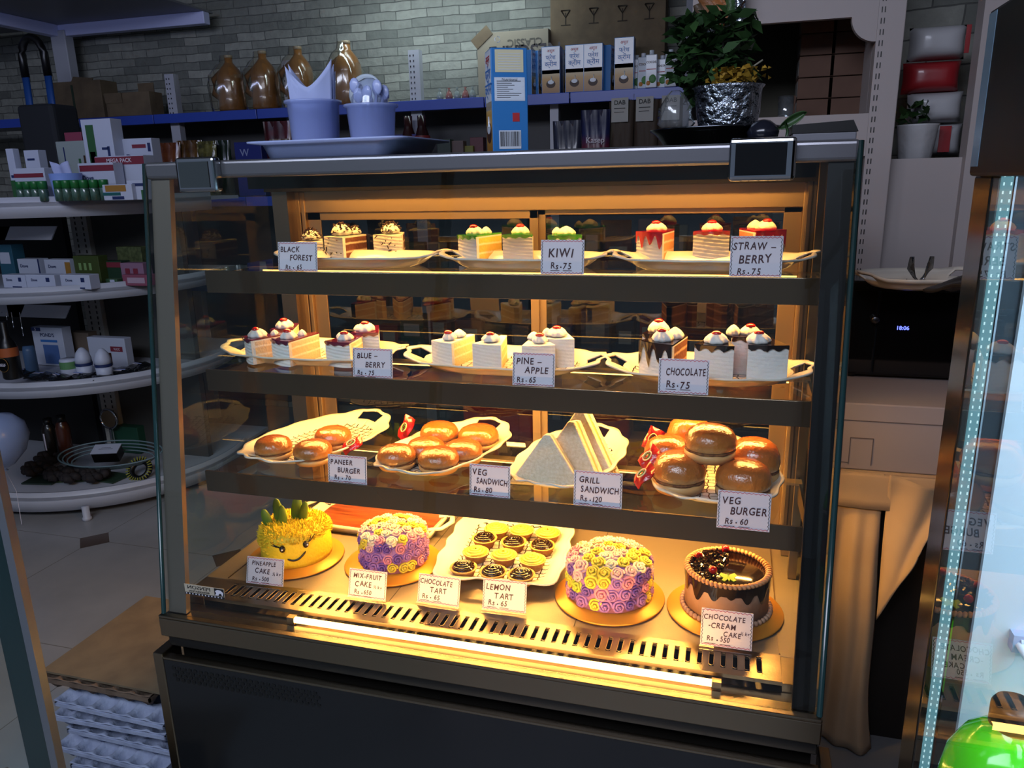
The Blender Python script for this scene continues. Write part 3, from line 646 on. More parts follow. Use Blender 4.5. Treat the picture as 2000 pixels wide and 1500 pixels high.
# pineapple cake
yel = mat('yellow_icing', 'e2c21e', .6, sub=.1, bump=.3, bscale=90)
pc = thing('pineapple_cake', 'yellow cake with a smiling face and green icing leaves', 'cake', (.138, .258, ZC), rad(12), None)
pr, ph = .076, .074
MB().lathe([(pr, 0), (pr+.001, .01), (pr, .05), (pr-.004, .064), (pr-.016, .073), (pr-.04, .076), (.001, .077)], yel, 48).build('cake_body', pc)
mb = MB()
for k in range(1500):
    if k < 800: a = R.uniform(0, 2*PI); q = math.sqrt(R.random())*pr*.93; p = Vector((q*math.cos(a), q*math.sin(a), .076-max(0, q-.05)**2*12)); n = Vector((.25*math.cos(a)*q/pr, .25*math.sin(a)*q/pr, 1))
    else:
        a = R.uniform(0, 2*PI); zz = R.uniform(.030, .070) if math.sin(a) < -.2 and k % 3 else R.uniform(.045, .072); rr_ = pr if zz < .055 else pr-(zz-.055)*.4
        if math.sin(a) < .1 and math.cos(a) > -.45 and zz < .056: continue
        p = Vector((rr_*math.cos(a), rr_*math.sin(a), zz)); n = Vector((math.cos(a), math.sin(a), .5))
    n = (n+Vector((R.uniform(-.4, .4), R.uniform(-.4, .4), R.uniform(-.2, .2)))).normalized(); x = n.orthogonal().normalized(); y = n.cross(x); r_ = .0022
    mb.add([p+x*r_, p-x*.5*r_+y*.87*r_, p-x*.5*r_-y*.87*r_, p+n*R.uniform(.005, .0085)], [(0, 1, 3), (1, 2, 3), (2, 0, 3)], yel)
o = mb.build('piped_bristles', pc); o['kind'] = 'stuff'
leafm = mat('green_icing', '5e7d22', .5)
for x, y, h, lx, ly, wv in ((-.052, -.014, .026, -.25, 0, .011), (-.034, .004, .036, -.12, .1, .012), (-.022, -.008, .030, 0, 0, .010), (-.002, .016, .038, .12, .1, .013), (.014, .010, .032, .25, 0, .010)):
    MB().lathe([(wv*.8, -.004), (wv, h*.3), (wv*.85, h*.7), (wv*.5, h*.93), (.0005, h)], leafm, 14).build('icing_leaf', pc, (x, y, .072), (ly*-1, lx, 0)).scale = (1, .6, 1.5)
chocm = mat('piped_chocolate', '140a06', .3)
def onside(a, z, d=.002): return Vector(((pr+d)*math.sin(a), -(pr+d)*math.cos(a), z))
for a, z in ((-.02, .047), (.62, .052)):
    e = MB().ball(onside(a, z, .001), .0072, chocm, 14, None, (.9, .9, 1.1)).build('eye', pc)
    MB().ball(onside(a+.02, z+.001, .0078), .0019, paper, 10).build('eye_highlight', e)
    s = -1 if a < .3 else 1
    for da, dz in ((.28, .010), (.26, .003)) if a < .3 else ((.10, .016), (.2, .014)):
        MB().tube([onside(a+s*.08, z+.004), onside(a+s*(.08+da*.5), z+.004+dz*.35), onside(a+s*(.08+da), z+.004+dz)], [.0013, .0011, .0005], chocm, 6).build('eyelash', pc)
MB().tube([onside(.10+.5*k/12, .026-.011*math.sin(PI*(k/12*.9+.06))+.012*(k/12), .002) for k in range(13)], [.0012]+[.0021]*11+[.001], chocm, 8).build('smile', pc)
# flower cakes
PAL = [mat('icing_lilac', '9a6cb4', .55), mat('icing_violet', '6d4aa0', .55), mat('icing_pink', 'd488a0', .55), mat('icing_pale_pink', 'e2b4b4', .55), mat('icing_yellow', 'dcc53a', .55), mat('icing_pale_blue', 'a9bccb', .55), mat('icing_cream', 'e6d8c0', .55), mat('icing_lime', 'b9c23a', .55)]
def rosette_mesh(m, r):
    mb = MB(); pts = []; rs = []
    N = 34
    for k in range(N):
        u = k/(N-1); a = u*2*PI*2.3; q = r*(1-u*.95)*.84; pts.append((q*math.cos(a), q*math.sin(a), .001+r*.30*u+r*.10*math.sin(5*a))); rs.append(r*.17*(1-.2*u))
    mb.tube(pts, rs, m, 6); mb.lathe([(r*.95, -.002), (r*.7, -.0005), (.001, r*.12)], m, 10); return mb
def flower_cake(x, y, r, h, label, seed):
    Q = random.Random(seed); t = thing('flower_cake', label, 'cake', (x, y, ZC), 0, 'cakes covered in icing roses')
    MB().lathe([(r-.006, 0), (r-.005, h*.7), (r-.014, h*.9), (r*.5, h), (.001, h+.003)], PAL[0], 40).build('cake_body', t)
    proto = []
    spots = []
    for row, (zz, n) in enumerate(((.012, 21), (.034, 21), (.056, 20))):
        for i in range(n):
            a = 2*PI*(i+.5*(row % 2))/n+Q.uniform(-.05, .05); spots.append((Vector(((r-.006)*math.cos(a), (r-.006)*math.sin(a), zz*h/.078+Q.uniform(-.002, .002))), Vector((math.cos(a), math.sin(a), .1)), row))
    for q, n, zz in ((.84, 17, .94), (.58, 12, 1.03), (.3, 7, 1.06), (0, 1, 1.09)):
        for i in range(n):
            a = 2*PI*i/n+q*3+Q.uniform(-.1, .1); spots.append((Vector((q*r*math.cos(a), q*r*math.sin(a), h*zz-.004)), Vector((q*.6*math.cos(a), q*.6*math.sin(a), 1)), 3+(q < .7)))
    for p, n, row in spots:
        ci = Q.choice(((0, 1, 2, 1, 0, 4), (1, 0, 2, 5, 4, 7, 0), (0, 2, 1, 4, 3, 0), (3, 4, 2, 6, 3), (3, 6, 4, 3, 6, 4))[row]); r_ = Q.uniform(.0135, .0165)*(r/.08)
        key = (seed, ci)
        if key not in ROS: ROS[key] = rosette_mesh(PAL[ci], .012).build('icing_rose', t); o = ROS[key]
        else: o = ROS[key].copy(); C.objects.link(o); o.parent = t
        o.location = p; o.rotation_mode = 'QUATERNION'; o.rotation_quaternion = n.to_track_quat('Z', 'Y'); o.scale = (r_/.012,)*3
ROS = {}
flower_cake(.362, .283, .076, .080, 'pastel icing-rose cake behind the MIX-FRUIT price card', 3)
flower_cake(.836, .256, .085, .086, 'larger pastel icing-rose cake standing without a price card, beside the chocolate cake', 5)
# chocolate cream cake
cc = thing('chocolate_cake', 'dark chocolate cake with dripping ganache, piped rim, cherries and a butterfly', 'cake', (1.058, .262, ZC), 0)
cr, ch = .077, .074
gan = GLZ['chocolate']; beige = mat('chocolate_cream', 'a8836a', .5, sub=.1, bump=.2, bscale=60)
MB().lathe([(cr, 0), (cr, ch-.006), (cr-.004, ch), (.001, ch)], beige, 56).build('cake_body', cc)
mb = MB().lathe([(cr-.003, ch), (cr-.006, ch+.002), (.001, ch+.002)], gan, 56, cap=False)
def dr(u, v):
    a = 2*PI*u; k = abs(math.sin(7.5*a)+.35*math.sin(4*a+1)); d = .016+.026*max(0, k-.45)
    return ((cr+.0022-.001*v)*math.cos(a), (cr+.0022-.001*v)*math.sin(a), ch+.002-v*d)
mb.grid(dr, 160, 6, gan); mb.build('ganache', cc)
rim = mat('piped_mocha_rim', 'c48a5c', .5)
mb = MB()
for k in range(58):
    a = 2*PI*k/58; T = Matrix.Translation(((cr-.003)*math.cos(a), (cr-.003)*math.sin(a), ch+.005)) @ Matrix.Rotation(a+.6, 4, 'Z'); mb.ball((0, 0, 0), .0058, rim, 8, T, (1.35, .75, .85))
mb.build('piped_rim', cc)
mb = MB()
for k in range(52):
    a = 2*PI*k/52; mb.ball(((cr+.004)*math.cos(a), (cr+.004)*math.sin(a), .004), .0052, beige, 8)
mb.build('piped_foot', cc)
mb = MB()
for _ in range(190):
    a = R.uniform(1.4, 4.3); q = math.sqrt(R.random())*.062; T = Matrix.Translation((q*math.cos(a)-.006, q*math.sin(a), ch+.004+R.uniform(0, .007))) @ Euler((R.uniform(-.8, .8), R.uniform(-.8, .8), R.uniform(0, 6))).to_matrix().to_4x4(); mb.box((-.005, -.0016, -.0007), (.005, .0016, .0007), gan, T)
o = mb.build('chocolate_shavings', cc); o['kind'] = 'stuff'
for x, y in ((-.054, .018), (-.005, .056), (-.026, -.034)): MB().ball((x, y, ch+.014), .0078, cherrym, 14).build('cherry', cc)
lime = mat('lime_icing', 'a9c024', .5); bf = MB()
for s in (-1, 1):
    bf.prism([(0, -.002), (s*.008, -.010), (s*.013, -.006), (s*.009, -.001), (s*.016, .006), (s*.012, .012), (s*.004, .008), (0, .003)], 0, .002, lime)
bf.tube([(0, -.009, .002), (0, .010, .002)], .0014, lime, 6); bf.build('butterfly', cc, (.002, -.040, ch+.004), (.25, 0, .15))
# tarts
crust = mat('tart_crust', 'd3a560', .75, col2='b8813c', scale=70, bump=.3, bscale=120); lem = mat('lemon_cream', 'dcc94a', .4, sub=.1, coat=.2)
def tart(px, py, kind, label, rz):
    b = P(px, py, Z=ZD+.03); t = T0.get(kind)
    if t: return dup(t, (b.x, b.y, ZD+.0045), rz, label)
    t = thing('tart', label, 'tart', (b.x, b.y, ZD+.0045), rz, 'tarts on the square tray'); T0[kind] = t
    MB().lathe([(.0195, 0), (.026, .017), (.0285, .019), (.0285, .021), (.0245, .0205), (.022, .017), (.001, .016)], crust, 36, wob=lambda a, z: 1+.012*math.cos(18*a)).build('crust', t)
    m = lem if kind == 'lemon' else gan; mb = MB(); pts = []; rs = []
    mb.lathe([(.0245, .0185), (.0225, .0225), (.012, .0245), (.001, .025)], m, 30)
    for k in range(44): u = k/43; a = u*2*PI*3; q = .0205*(1-u)+.001; pts.append((q*math.cos(a), q*math.sin(a), .0225+.005*u)); rs.append(.0036)
    mb.tube(pts, rs, m, 7); mb.build('lemon_cream' if kind == 'lemon' else 'chocolate_ganache', t)
    if kind != 'lemon': MB().ball((.003, -.003, .0285), .0016, paper, 8).ball((.008, .004, .0262), .0011, paper, 8).ball((-.006, .002, .0275), .0012, paper, 8).build('silver_pearls', t)
T0 = {}
side = ('beside the mix-fruit cake', 'in the middle', 'beside the larger rose cake')
for row, kind, pts in (('rear', 'lemon', ((970, 1028), (1019, 1031), (1070, 1036))), ('second', 'chocolate', ((946, 1046), (1003, 1053), (1059, 1060))), ('third', 'lemon', ((929, 1073), (984, 1079), (1040, 1088))), ('front', 'chocolate', ((905, 1103), (963, 1111), (1018, 1117)))):
    for (x, y), s in zip(pts, side): tart(x, y, kind, f'{"yellow lemon" if kind == "lemon" else "dark chocolate"} tart in the {row} row of the tart tray, {s}', R.uniform(0, 6))

# ------------------------------------------------------------------ handwritten price cards
acry = glass('acrylic', (.97, .97, .97), 1.45)
def card(corner_l, corner_r, h, y, zb, lines, label, stand=False, border='c03a52', price=None, lean=.12):
    a = P(*corner_l, Y=y); b = P(*corner_r, Y=y); wd = (b-a).length; c = (a+b)/2
    ang = math.atan2(b.z-a.z, b.x-a.x)
    t = thing('price_card', label, 'price card', (c.x, y, zb if zb is not None else c.z), 0, 'handwritten price cards', (-lean, -ang if zb is None else 0, 0))
    MB().box((-wd/2, -.0004, 0), (wd/2, .0004, h), paper).build('card', t)
    def zig(p, q, m, n, amp, T):
        pts = []
        for k in range(n+1):
            u = k/n; pts.append((p[0]+(q[0]-p[0])*u+(amp if k % 2 else -amp)*(1 if p[0] == q[0] else 0), -.0008, p[1]+(q[1]-p[1])*u+(amp if k % 2 else -amp)*(0 if p[0] == q[0] else 1)))
        T.tube(pts, .0005, m, 4)
    mb = MB(); e = .003; red = mat('border_red_ink', border, .6)
    zig((-wd/2+e, h-e*.8), (wd/2-e, h-e*.8), red, 22, .0011, mb); zig((-wd/2+e, e*.8), (wd/2-e, e*.8), red, 22, .0011, mb)
    zig((-wd/2+e*.8, e), (-wd/2+e*.8, h-e), ink, 18, .0010, mb); zig((wd/2-e*.8, e), (wd/2-e*.8, h-e), ink, 18, .0010, mb)
    mb.build('zigzag_border', t)
    pen = mat('maroon_pen', '3a1420', .6); mb = MB()
    for (s, fx, fz, sz) in lines:
        mb.text(s, sz*h, pen, face((fx-.5)*wd, -.0009, fz*h) @ Matrix.Rotation(R.uniform(-.03, .03), 4, 'Z'), bold=.018, shear=.12, hand=.9, sx=.85, maxw=wd*min(.84, 2*min(fx, 1-fx)-.10))
    if price:
        s1, s2, fx, fz, sz = price
        for s, d in ((s1, -.145), (s2, .145)):
            mb.text(s, sz*h, pen, face((fx+d-.5)*wd, -.0009, fz*h), bold=.018, shear=.12, hand=.6, sx=.85)
            mb.box(((fx+d-.5)*wd-.105*wd, -.0011, (fz-.13)*h-.0005), ((fx+d-.5)*wd+.105*wd, -.0009, (fz-.13)*h+.0004), pen)
        mb.ball(((fx-.01-.5)*wd, -.0009, (fz-.03)*h), .0013, pen, 8)
    mb.build('handwriting', t)
    if stand:
        s = MB().box((-wd/2-.001, -.001, -.003), (wd/2+.001, -.0006, h+.001), acry).box((-wd/2-.001, -.014, -.004), (wd/2+.001, .024, -.003), acry)
        s.build('acrylic_stand', t)
    return t
y1, y2, y3 = SH[0][1]+.003, SH[1][1]+.003, SH[2][1]+.003
card((545, 534), (621, 536), .056, y1, Z1+.001, [('BLACK', .32, .74, .26), ('FOREST', .60, .45, .27)], 'white card handwritten BLACK FOREST, Rs 65', price=('Rs', '65', .40, .14, .22))
card((1056, 537), (1140, 537), .060, y1, Z1+.001, [('KIWI', .48, .62, .36)], 'white card handwritten KIWI, Rs 75', price=('Rs', '75', .48, .24, .26))
card((1424, 538), (1526, 538), .066, y1, Z1+.001, [('STRAW –', .47, .74, .26), ('BERRY', .50, .43, .29)], 'white card handwritten STRAWBERRY, Rs 75', price=('Rs', '75', .38, .12, .22))
card((690, 736), (767, 740), .056, y2, Z2+.001, [('BLUE –', .38, .74, .26), ('BERRY', .58, .43, .27)], 'white card handwritten BLUEBERRY, Rs 75', price=('Rs', '75', .33, .15, .22))
card((1001, 752), (1083, 758), .060, y2, Z2+.001, [('PINE –', .40, .73, .28), ('APPLE', .58, .46, .28)], 'white card handwritten PINEAPPLE, Rs 65', price=('Rs', '65', .34, .17, .24))
card((1285, 762), (1383, 768), .060, y2, Z2+.001, [('CHOCOLATE', .55, .62, .29)], 'white card handwritten CHOCOLATE, Rs 75', price=('Rs', '75', .40, .25, .28))
card((642, 943), (717, 948), .055, y3, Z3+.001, [('PANEER', .36, .74, .25), ('BURGER', .55, .45, .26)], 'white card handwritten PANEER BURGER, Rs 70', price=('Rs', '70', .38, .18, .22))
card((917, 960), (996, 967), .060, y3, Z3+.001, [('VEG', .26, .74, .27), ('SANDWICH', .56, .46, .26)], 'white card handwritten VEG SANDWICH, Rs 80', price=('Rs', '80', .34, .19, .24))
card((1120, 984), (1214, 992), .064, y3, Z3+.001, [('GRILL', .33, .74, .24), ('SANDWICH', .55, .47, .25)], 'white card handwritten GRILL SANDWICH, Rs 120', price=('Rs', '120', .36, .2, .22))
card((1400, 1014), (1504, 1020), .066, y3-.008, Z3-.012, [('VEG', .27, .74, .26), ('BURGER', .60, .48, .28)], 'white card handwritten VEG BURGER, Rs 60', price=('Rs', '60', .38, .2, .22))
dz = ZD+.004
def dcard(l, r, h, lines, label, price, **k):
    y = P((l[0]+r[0])/2, (l[1]+r[1])/2, Z=dz).y; return card(l, r, h, y, None, lines, label, True, 'd0708e', price, .3)
dcard((481, 1138), (553, 1146), .055, [('PINEAPPLE', .47, .76, .22), ('CAKE', .44, .49, .26), ('½ kg', .82, .42, .18)], 'white card handwritten PINEAPPLE CAKE half kilo, Rs 500', ('Rs', '500', .38, .2, .22))
dcard((680, 1163), (753, 1173), .055, [('MIX-FRUIT', .50, .76, .24), ('CAKE', .40, .47, .27), ('½ kg', .78, .42, .17)], 'white card handwritten MIX-FRUIT CAKE half kilo, Rs 650', ('Rs', '650', .38, .18, .22))
dcard((815, 1174), (896, 1186), .055, [('CHOCOLATE', .44, .74, .25), ('TART', .50, .46, .26)], 'white card handwritten CHOCOLATE TART, Rs 65', ('Rs', '65', .33, .22, .24))
dcard((942, 1188), (1027, 1198), .058, [('LEMON', .36, .74, .27), ('TART', .50, .46, .27)], 'white card handwritten LEMON TART, Rs 65', ('Rs', '65', .36, .22, .24))
dcard((1367, 1258), (1468, 1272), .064, [('CHOCOLATE', .46, .78, .20), ('-CREAM', .42, .56, .21), ('CAKE', .62, .35, .19), ('½ kg', .86, .43, .14)], 'white card handwritten CHOCOLATE-CREAM CAKE half kilo, Rs 550', ('Rs', '550', .34, .2, .19))
# ------------------------------------------------------------------ things standing on the case
ZTOP = 1.3525
blueplast = mat('pale_blue_plastic', 'a3b0de', .35, coat=.2)
frost = glass('frosted_tub', (.80, .86, 1), 1.45, .25, 1, ('a9b6e6', .55))
a = P(543, 292, Y=.22); b = P(842, 288, Y=.22); cx = (a.x+b.x)/2; tw = b.x-a.x
t = thing('plastic_tray', 'pale blue plastic tray on top of the case carrying two tubs', 'tray', (cx, .22, ZTOP), rad(-1))
mb = MB(); ringloft(mb, [[(x, y, z) for x, y in rr(hx, hy, .03)] for hx, hy, z in ((.001, .001, .0035), (tw/2-.035, .09, .0035), (tw/2-.028, .098, .006), (tw/2-.02, .104, .026), (tw/2, .118, .028), (tw/2-.001, .119, .025), (tw/2-.024, .106, .022), (tw/2-.032, .10, .0), (.001, .001, 0))], blueplast); mb.build('tray_body', t)
def tub(px0, px1, y, h, r0, r1, label, cat='tub'):
    a = P(px0, 230, Y=y); b = P(px1, 230, Y=y); t = thing('plastic_tub', label, cat, ((a.x+b.x)/2, y, ZTOP+.005), 0)
    MB().lathe([(r0-.002, .003), (r0, 0), (r0+.001, .004), (r1-.001, h-.006), (r1+.004, h-.004), (r1+.004, h), (r1-.001, h), (r1-.003, h-.006), (r0-.002, .004)], frost, 40, cap=False).lathe([(r0, .001), (r0-.001, .003)], frost, 40).build('tub_wall', t)
    return t
t1 = tub(568, 660, .21, .094, .040, .047, 'tall frosted tub holding blue-white paper napkins, on the plastic tray')
tissue = mat('folded_tissue', 'a9b4dd', .8)
n = thing('paper_napkins', 'fan of folded pale blue paper napkins standing up out of the tall tub', 'napkins', (t1.location.x, .21, ZTOP+.009), rad(8))
for k, (off, h1, h2, dip) in enumerate(((-.012, .150, .158, .112), (.0, .142, .150, .108), (.012, .155, .140, .104))):
    def fn(u, v, off=off, h1=h1, h2=h2, dip=dip):
        x = -1+2*u; w_ = .032+.012*v; top = dip+(h1-dip)*max(0, -x)**1.6+(h2-dip)*max(0, x)**1.6
        return (x*w_, off*(.6+.5*v)+.008*math.sin(3*x+off*200)*v, v*top)
    MB().grid(fn, 20, 12, tissue).build('napkin', n, solid=.002)
t2 = tub(684, 768, .215, .083, .036, .044, 'shorter frosted tub packed with wrapped plastic cutlery, on the plastic tray')
wrap = glass('clear_film', (.88, .91, .97), 1.5, .08, 1.6, ('b9c6e6', .22))
n = thing('plastic_cutlery', 'bundle of clear-wrapped pale blue plastic spoons standing in the shorter tub', 'cutlery', (t2.location.x, .215, ZTOP+.010), 0)
for k in range(9):
    q = k/9*2*PI; x, y = .015*math.cos(q), .012*math.sin(q); hh = R.uniform(.085, .112)
    MB().tube([(x*.7, y*.7, 0), (x*1.3, y*1.3, hh-.03), (x*1.7, y*1.7, hh)], [.003, .0035, .003], blueplast, 6).ball((x*1.8, y*1.8, hh), .010, blueplast, 10, None, (1, .35, 1.3)).build('spoon', n)
MB().lathe([(.026, .0), (.033, .05), (.030, .09), (.020, .115), (.008, .122)], wrap, 18, wob=lambda a, z: 1+.14*math.sin(5*a+z*80)*(.2+z*7)).build('film_bag', n)
c = P(727, 168, Y=.30)
ld = MB().lathe([(.001, 0), (.030, 0), (.033, .002), (.034, .005), (.031, .006), (.028, .004), (.001, .004)], mat('milky_lid', 'b4c2cf', .45), 40).build('round_lid', None, (c.x, .275, ZTOP+.114), (rad(82), 0, 0)); tag(ld, 'round milky plastic lid standing upright behind the cutlery tub', 'lid')
MB().box((-.006, -.1125, -.004), (.006, -.028, -.001), mat('milky_lid', 'b4c2cf', .45)).build('lid_stick', ld)
# cartons of fresh cream
cb = mat('carton_blue', '2a74b8', .3, coat=.3); cw = mat('carton_white', 'cdd6e2', .35, coat=.3); cy = zramp('carton_tan', [(0, '8a5c1c'), (.6, 'b98d3a'), (1, 'cfc9a8')], .35, lo=0, hi=.10)
red = mat('print_red', 'a8232a', .5); bluei = mat('print_blue', '2d6cb4', .5); brown = mat('print_brown', '3a2112', .5)
def carton(name, loc, rz, label, wd=.072, dp=.058, h=.195, group=None):
    """a tall milk-type carton: narrow printed face towards -y, broad blue side towards +x"""
    t = thing(name, label, 'carton', loc, rz, group)
    body = MB().box((-wd/2, -dp/2, 0), (wd/2, dp/2, h), cb).build('carton_box', t, bevel=.0015)
    yy = -dp/2-.0006
    mb = MB(); mb.box((-wd*.47, yy, h*.42), (wd*.47, yy+.0004, h*.985), cw); mb.build('white_print_panel', body)
    mb = MB(); mb.box((-wd*.47, yy, h*.01), (wd*.47, yy+.0004, h*.50), cy); mb.lathe([(.021, 0), (.021, .0005)], brown, 24, face(0, yy, h*.20) @ Matrix.Diagonal((1, .8, 1, 1)), False); mb.lathe([(.014, .0006), (.014, .0009)], cw, 20, face(0, yy, h*.24) @ Matrix.Diagonal((1, .6, 1, 1)), False); mb.tube([(.004, yy-.001, h*.26), (.003, yy-.001, h*.36)], .0018, cw, 6); mb.build('cup_picture', body)
    mb = MB(); mb.text('अमूल', .017, red, face(0, yy-.0004, h*.90), bold=.012); mb.text('फ्रेश', .024, bluei, face(0, yy-.0004, h*.76), bold=.01); mb.text('क्रीम', .027, bluei, face(0, yy-.0004, h*.62), bold=.01)
    mb.build('lettering', body)
    return t
a = P(985, 298, Y=.20)
big = carton('cream_carton', (P(992, 298, Y=.24).x, .24, ZTOP), rad(-62), 'large blue cream carton standing alone on top of the case, barcode side showing', .052, .062, .166)
mb = MB(); FX = Matrix.Translation((.0262, 0, 0)) @ Matrix.Rotation(PI/2, 4, 'Z') @ RX90
mb.box((-.026, .083, 0), (.026, .120, .0004), cw, FX); mb.box((-.0245, .085, .0005), (.0245, .1185, .0006), cw, FX)
for k in range(9): mb.box((-.022, .088+.0032*k, .0006), (-.022+.03*R.uniform(.5, 1.4), .0889+.0032*k, .0008), ink, FX)
mb.text('Nutritional', .006, ink, FX @ Matrix.Translation((0, .1165, .0009)))
mb.box((-.024, .128, 0), (.024, .163, .0004), cy, FX)
for k in range(7): mb.box((-.019, .132+.004*k, .0005), (.019, .1329+.004*k, .0007), cw, FX)
mb.box((.004, .050, 0), (.016, .064, .0005), red, FX); mb.box((-.020, .006, 0), (.018, .036, .0005), cw, FX)
for k in range(22): mb.box((-.018+.0016*k, .010, .0006), (-.018+.0016*k+R.choice((.0005, .0008, .0011)), .034, .0008), ink, FX)
for q in range(3):
    a0 = q*2*PI/3+.3; mb.tube([(-.019+.0045*math.cos(a0+u*1.4), .178+.0045*math.sin(a0+u*1.4), .0008) for u in (0, .33, .66, 1)], .0007, cw, 5, False, FX)
mb.build('side_print', big)
# foil pot with plant, on a steel plate
foil = mat('crumpled_foil', 'b9c2cc', .16, 1, bump=1.0, bscale=75, detail=5)
pa = P(1283, 262, Y=.30); pb = P(1515, 262, Y=.30); pcx = (pa.x+pb.x)/2
pl = MB().lathe([(.001, .012), (.070, .012), (.082, .016), (.102, .029), (.1085, .030), (.1085, .028), (.098, .022), (.085, .006), (.075, 0), (.001, 0)], mat('dull_steel_plate', '6f747c', .18, 1), 48).build('steel_plate', None, (pcx, .30, ZTOP)); tag(pl, 'round steel plate under the foil-wrapped flowerpot on top of the case', 'plate')
fpx = P(1420, 240, Y=.30).x
pot = thing('potted_plant', 'leafy plant with yellow blooms in a foil-wrapped pot on the steel plate', 'potted plant', (fpx, .30, ZTOP+.0135), 0)
MB().lathe([(.040, 0), (.044, .004), (.050, .04), (.054, .078), (.058, .082), (.052, .083), (.046, .070), (.001, .068)], foil, 64, wob=lambda a, z: 1+.02*math.sin(9*a+z*60)+.012*math.sin(17*a-z*110)+.012*math.sin(31*a+z*200)).build('foil_pot', pot)
leaf = mat('dark_leaf', '1f3a1c', .45, col2='2c4a22', scale=20); ylw = mat('yellow_petal', 'a8862a', .6, col2='8a6a1e', scale=60)
mb = MB(); Q = random.Random(11)
for k in range(420):
    a = Q.uniform(0, 2*PI); q = math.sqrt(Q.random())*.072; c = Vector((q*math.cos(a)-.030, q*math.sin(a)*.7+.03, .145+Q.uniform(-.085, .055)))
    if c.z < .09 and q > .05: continue
    T = Matrix.Translation(c) @ Euler((Q.uniform(-1, 1), Q.uniform(-1, 1), Q.uniform(0, 6))).to_matrix().to_4x4(); s = Q.uniform(.012, .022)
    mb.add([(0, -s, 0), (s*.45, 0, .003), (0, s, -.002), (-s*.45, 0, .003)], [(0, 1, 2, 3)], leaf, True, T)
mb.build('foliage', pot)
for x, y, h in ((-.03, .01, .13), (-.01, .03, .14), (-.05, .03, .12)): MB().tube([(x*.2, y*.3, .06), (x*.7, y, .10), (x, y, h)], .0022, leaf, 6).build('stem', pot)
mb = MB()
for k in range(150):
    c = Vector((Q.gauss(.008, .018), -.022+Q.uniform(-.016, .016), .094+Q.uniform(-.012, .013))); T = Matrix.Translation(c) @ Euler((Q.uniform(-1, 1), Q.uniform(-1, 1), Q.uniform(0, 6))).to_matrix().to_4x4(); s = Q.uniform(.004, .008)
    mb.add([(0, -s, 0), (s*.8, 0, .003), (0, s, 0), (-s*.8, 0, .003)], [(0, 1, 2, 3)], ylw, True, T)
mb.build('yellow_blooms', pot)
MB().tube([P(1465, 134, Y=.30)-pot.location, P(1490, 117, Y=.30)-pot.location], .0016, mat('dry_stalk', '7d7a6a', .7), 6).tube([P(1465, 134, Y=.30)-pot.location, P(1430, 165, Y=.29)-pot.location], .0012, leaf, 6).build('dry_stalk', pot)
g_ = P(1322, 230, Y=.27)
fb = MB().lathe([(.022, 0), (.026, .006), (.023, .03), (.014, .05), (.007, .056), (.001, .057)], glass('crinkled_film', (.9, .92, .93), 1.5, .12, 2.2, ('c8ccd0', .08)), 24, wob=lambda a, z: 1+.16*math.sin(4*a+z*90)+.1*math.sin(7*a-z*60)).build('film_bag', None, (g_.x, .235, ZTOP+.031)); tag(fb, 'small crumpled clear bag on the steel plate beside the foil pot', 'bag')
vs_ = P(1490, 250, Y=.22); vase = MB().lathe([(.012, 0), (.022, .008), (.024, .018), (.018, .028), (.010, .034), (.001, .036)], mat('dark_ball', '1a1c26', .15), 24).build('dark_ornament', None, (vs_.x, .20, ZTOP)); tag(vase, 'small dark rounded ornament beside the steel plate', 'ornament')
lz = P(1535, 250, Y=.22)
lf = thing('loose_leaf_sprig', 'dark curled leaf sprig standing between the steel plate and the black folder', 'leaf', (lz.x, .205, ZTOP), 0)
MB().tube([(0, 0, 0), (.002, 0, .018), (-.002, 0, .03)], .0022, leaf, 6).build('stem', lf)
def lfn(u, v): return ((v-.3)*.04*1.0, .006*math.sin(u*PI), .022+.022*v+(u-.5)*.018*math.sin(v*PI)**.7)
MB().grid(lfn, 6, 8, leaf).build('leaf_blade', lf, solid=.0008)
fa = P(1555, 280, Y=.2); fb_ = P(1655, 272, Y=.2)
fo = MB().box((-.044, -.045, 0), (.044, .045, .012), mat('grey_folder_edge', '6b6d75', .4)).build('black_folder', None, ((fa.x+fb_.x)/2, .21, ZTOP), bevel=.002); tag(fo, 'black flat case with a pale edge lying on top of the case by the clamp', 'folder')
MB().prism([(-.045, 0), (.046, 0), (.038, .016), (-.045, .012)], -.046, .046, black, face(0, 0, .012)).build('lid', fo)

# ------------------------------------------------------------------ wall racks behind
YB = 2.45; ZS = 1.672
bluee = mat('blue_shelf_edge', '3550b4', .35, coat=.3); shelfm = mat('grey_shelf', '7f8188', .5); backp = mat('rack_back_panel', '4a4a4c', .6)
def upright(px, py, name_label, ztop, y=2.50, wd=.055, zb=0):
    x = P(px, py, Y=y).x; t = MB().box((-wd/2, 0, zb), (wd/2, .04, ztop), white).build('rack_upright', None, (x, y, 0)); tag(t, name_label, 'rack upright', 'slotted rack uprights')
    mb = MB()
    for k in range(40):
        z = ztop-.02-.024*k
        if z < ZS+.0: break
        for s in (-.3, .0): mb.box((wd*s-.0035, -.001, z-.008), (wd*s+.0015, .0005, z), black)
    mb.build('slots', t); return x
rack = thing('wall_shelf', 'long grey wall shelving with blue front edge behind the case, in three tiers', 'shelving', (0, 0, 0))
for z, nm in ((ZS, 0), (1.25, .17), (.82, .17), (.40, .17)):
    MB().box((-2.50, YB+.012-nm, z-.02), (.96, 2.78, z), shelfm).build('shelf_board', rack)
    for xa, xb in ((-2.40, -1.92), (-1.915, -1.30), (-1.295, -.10), (-.095, .30), (.305, .96)):
        MB().box((xa, YB-nm, z-.042), (xb, YB+.012-nm, z+.004), bluee).build('price_rail', rack, bevel=.002)
MB().box((-2.5, 2.77, .05), (.96, 2.785, 1.66), backp).build('back_panel', rack)
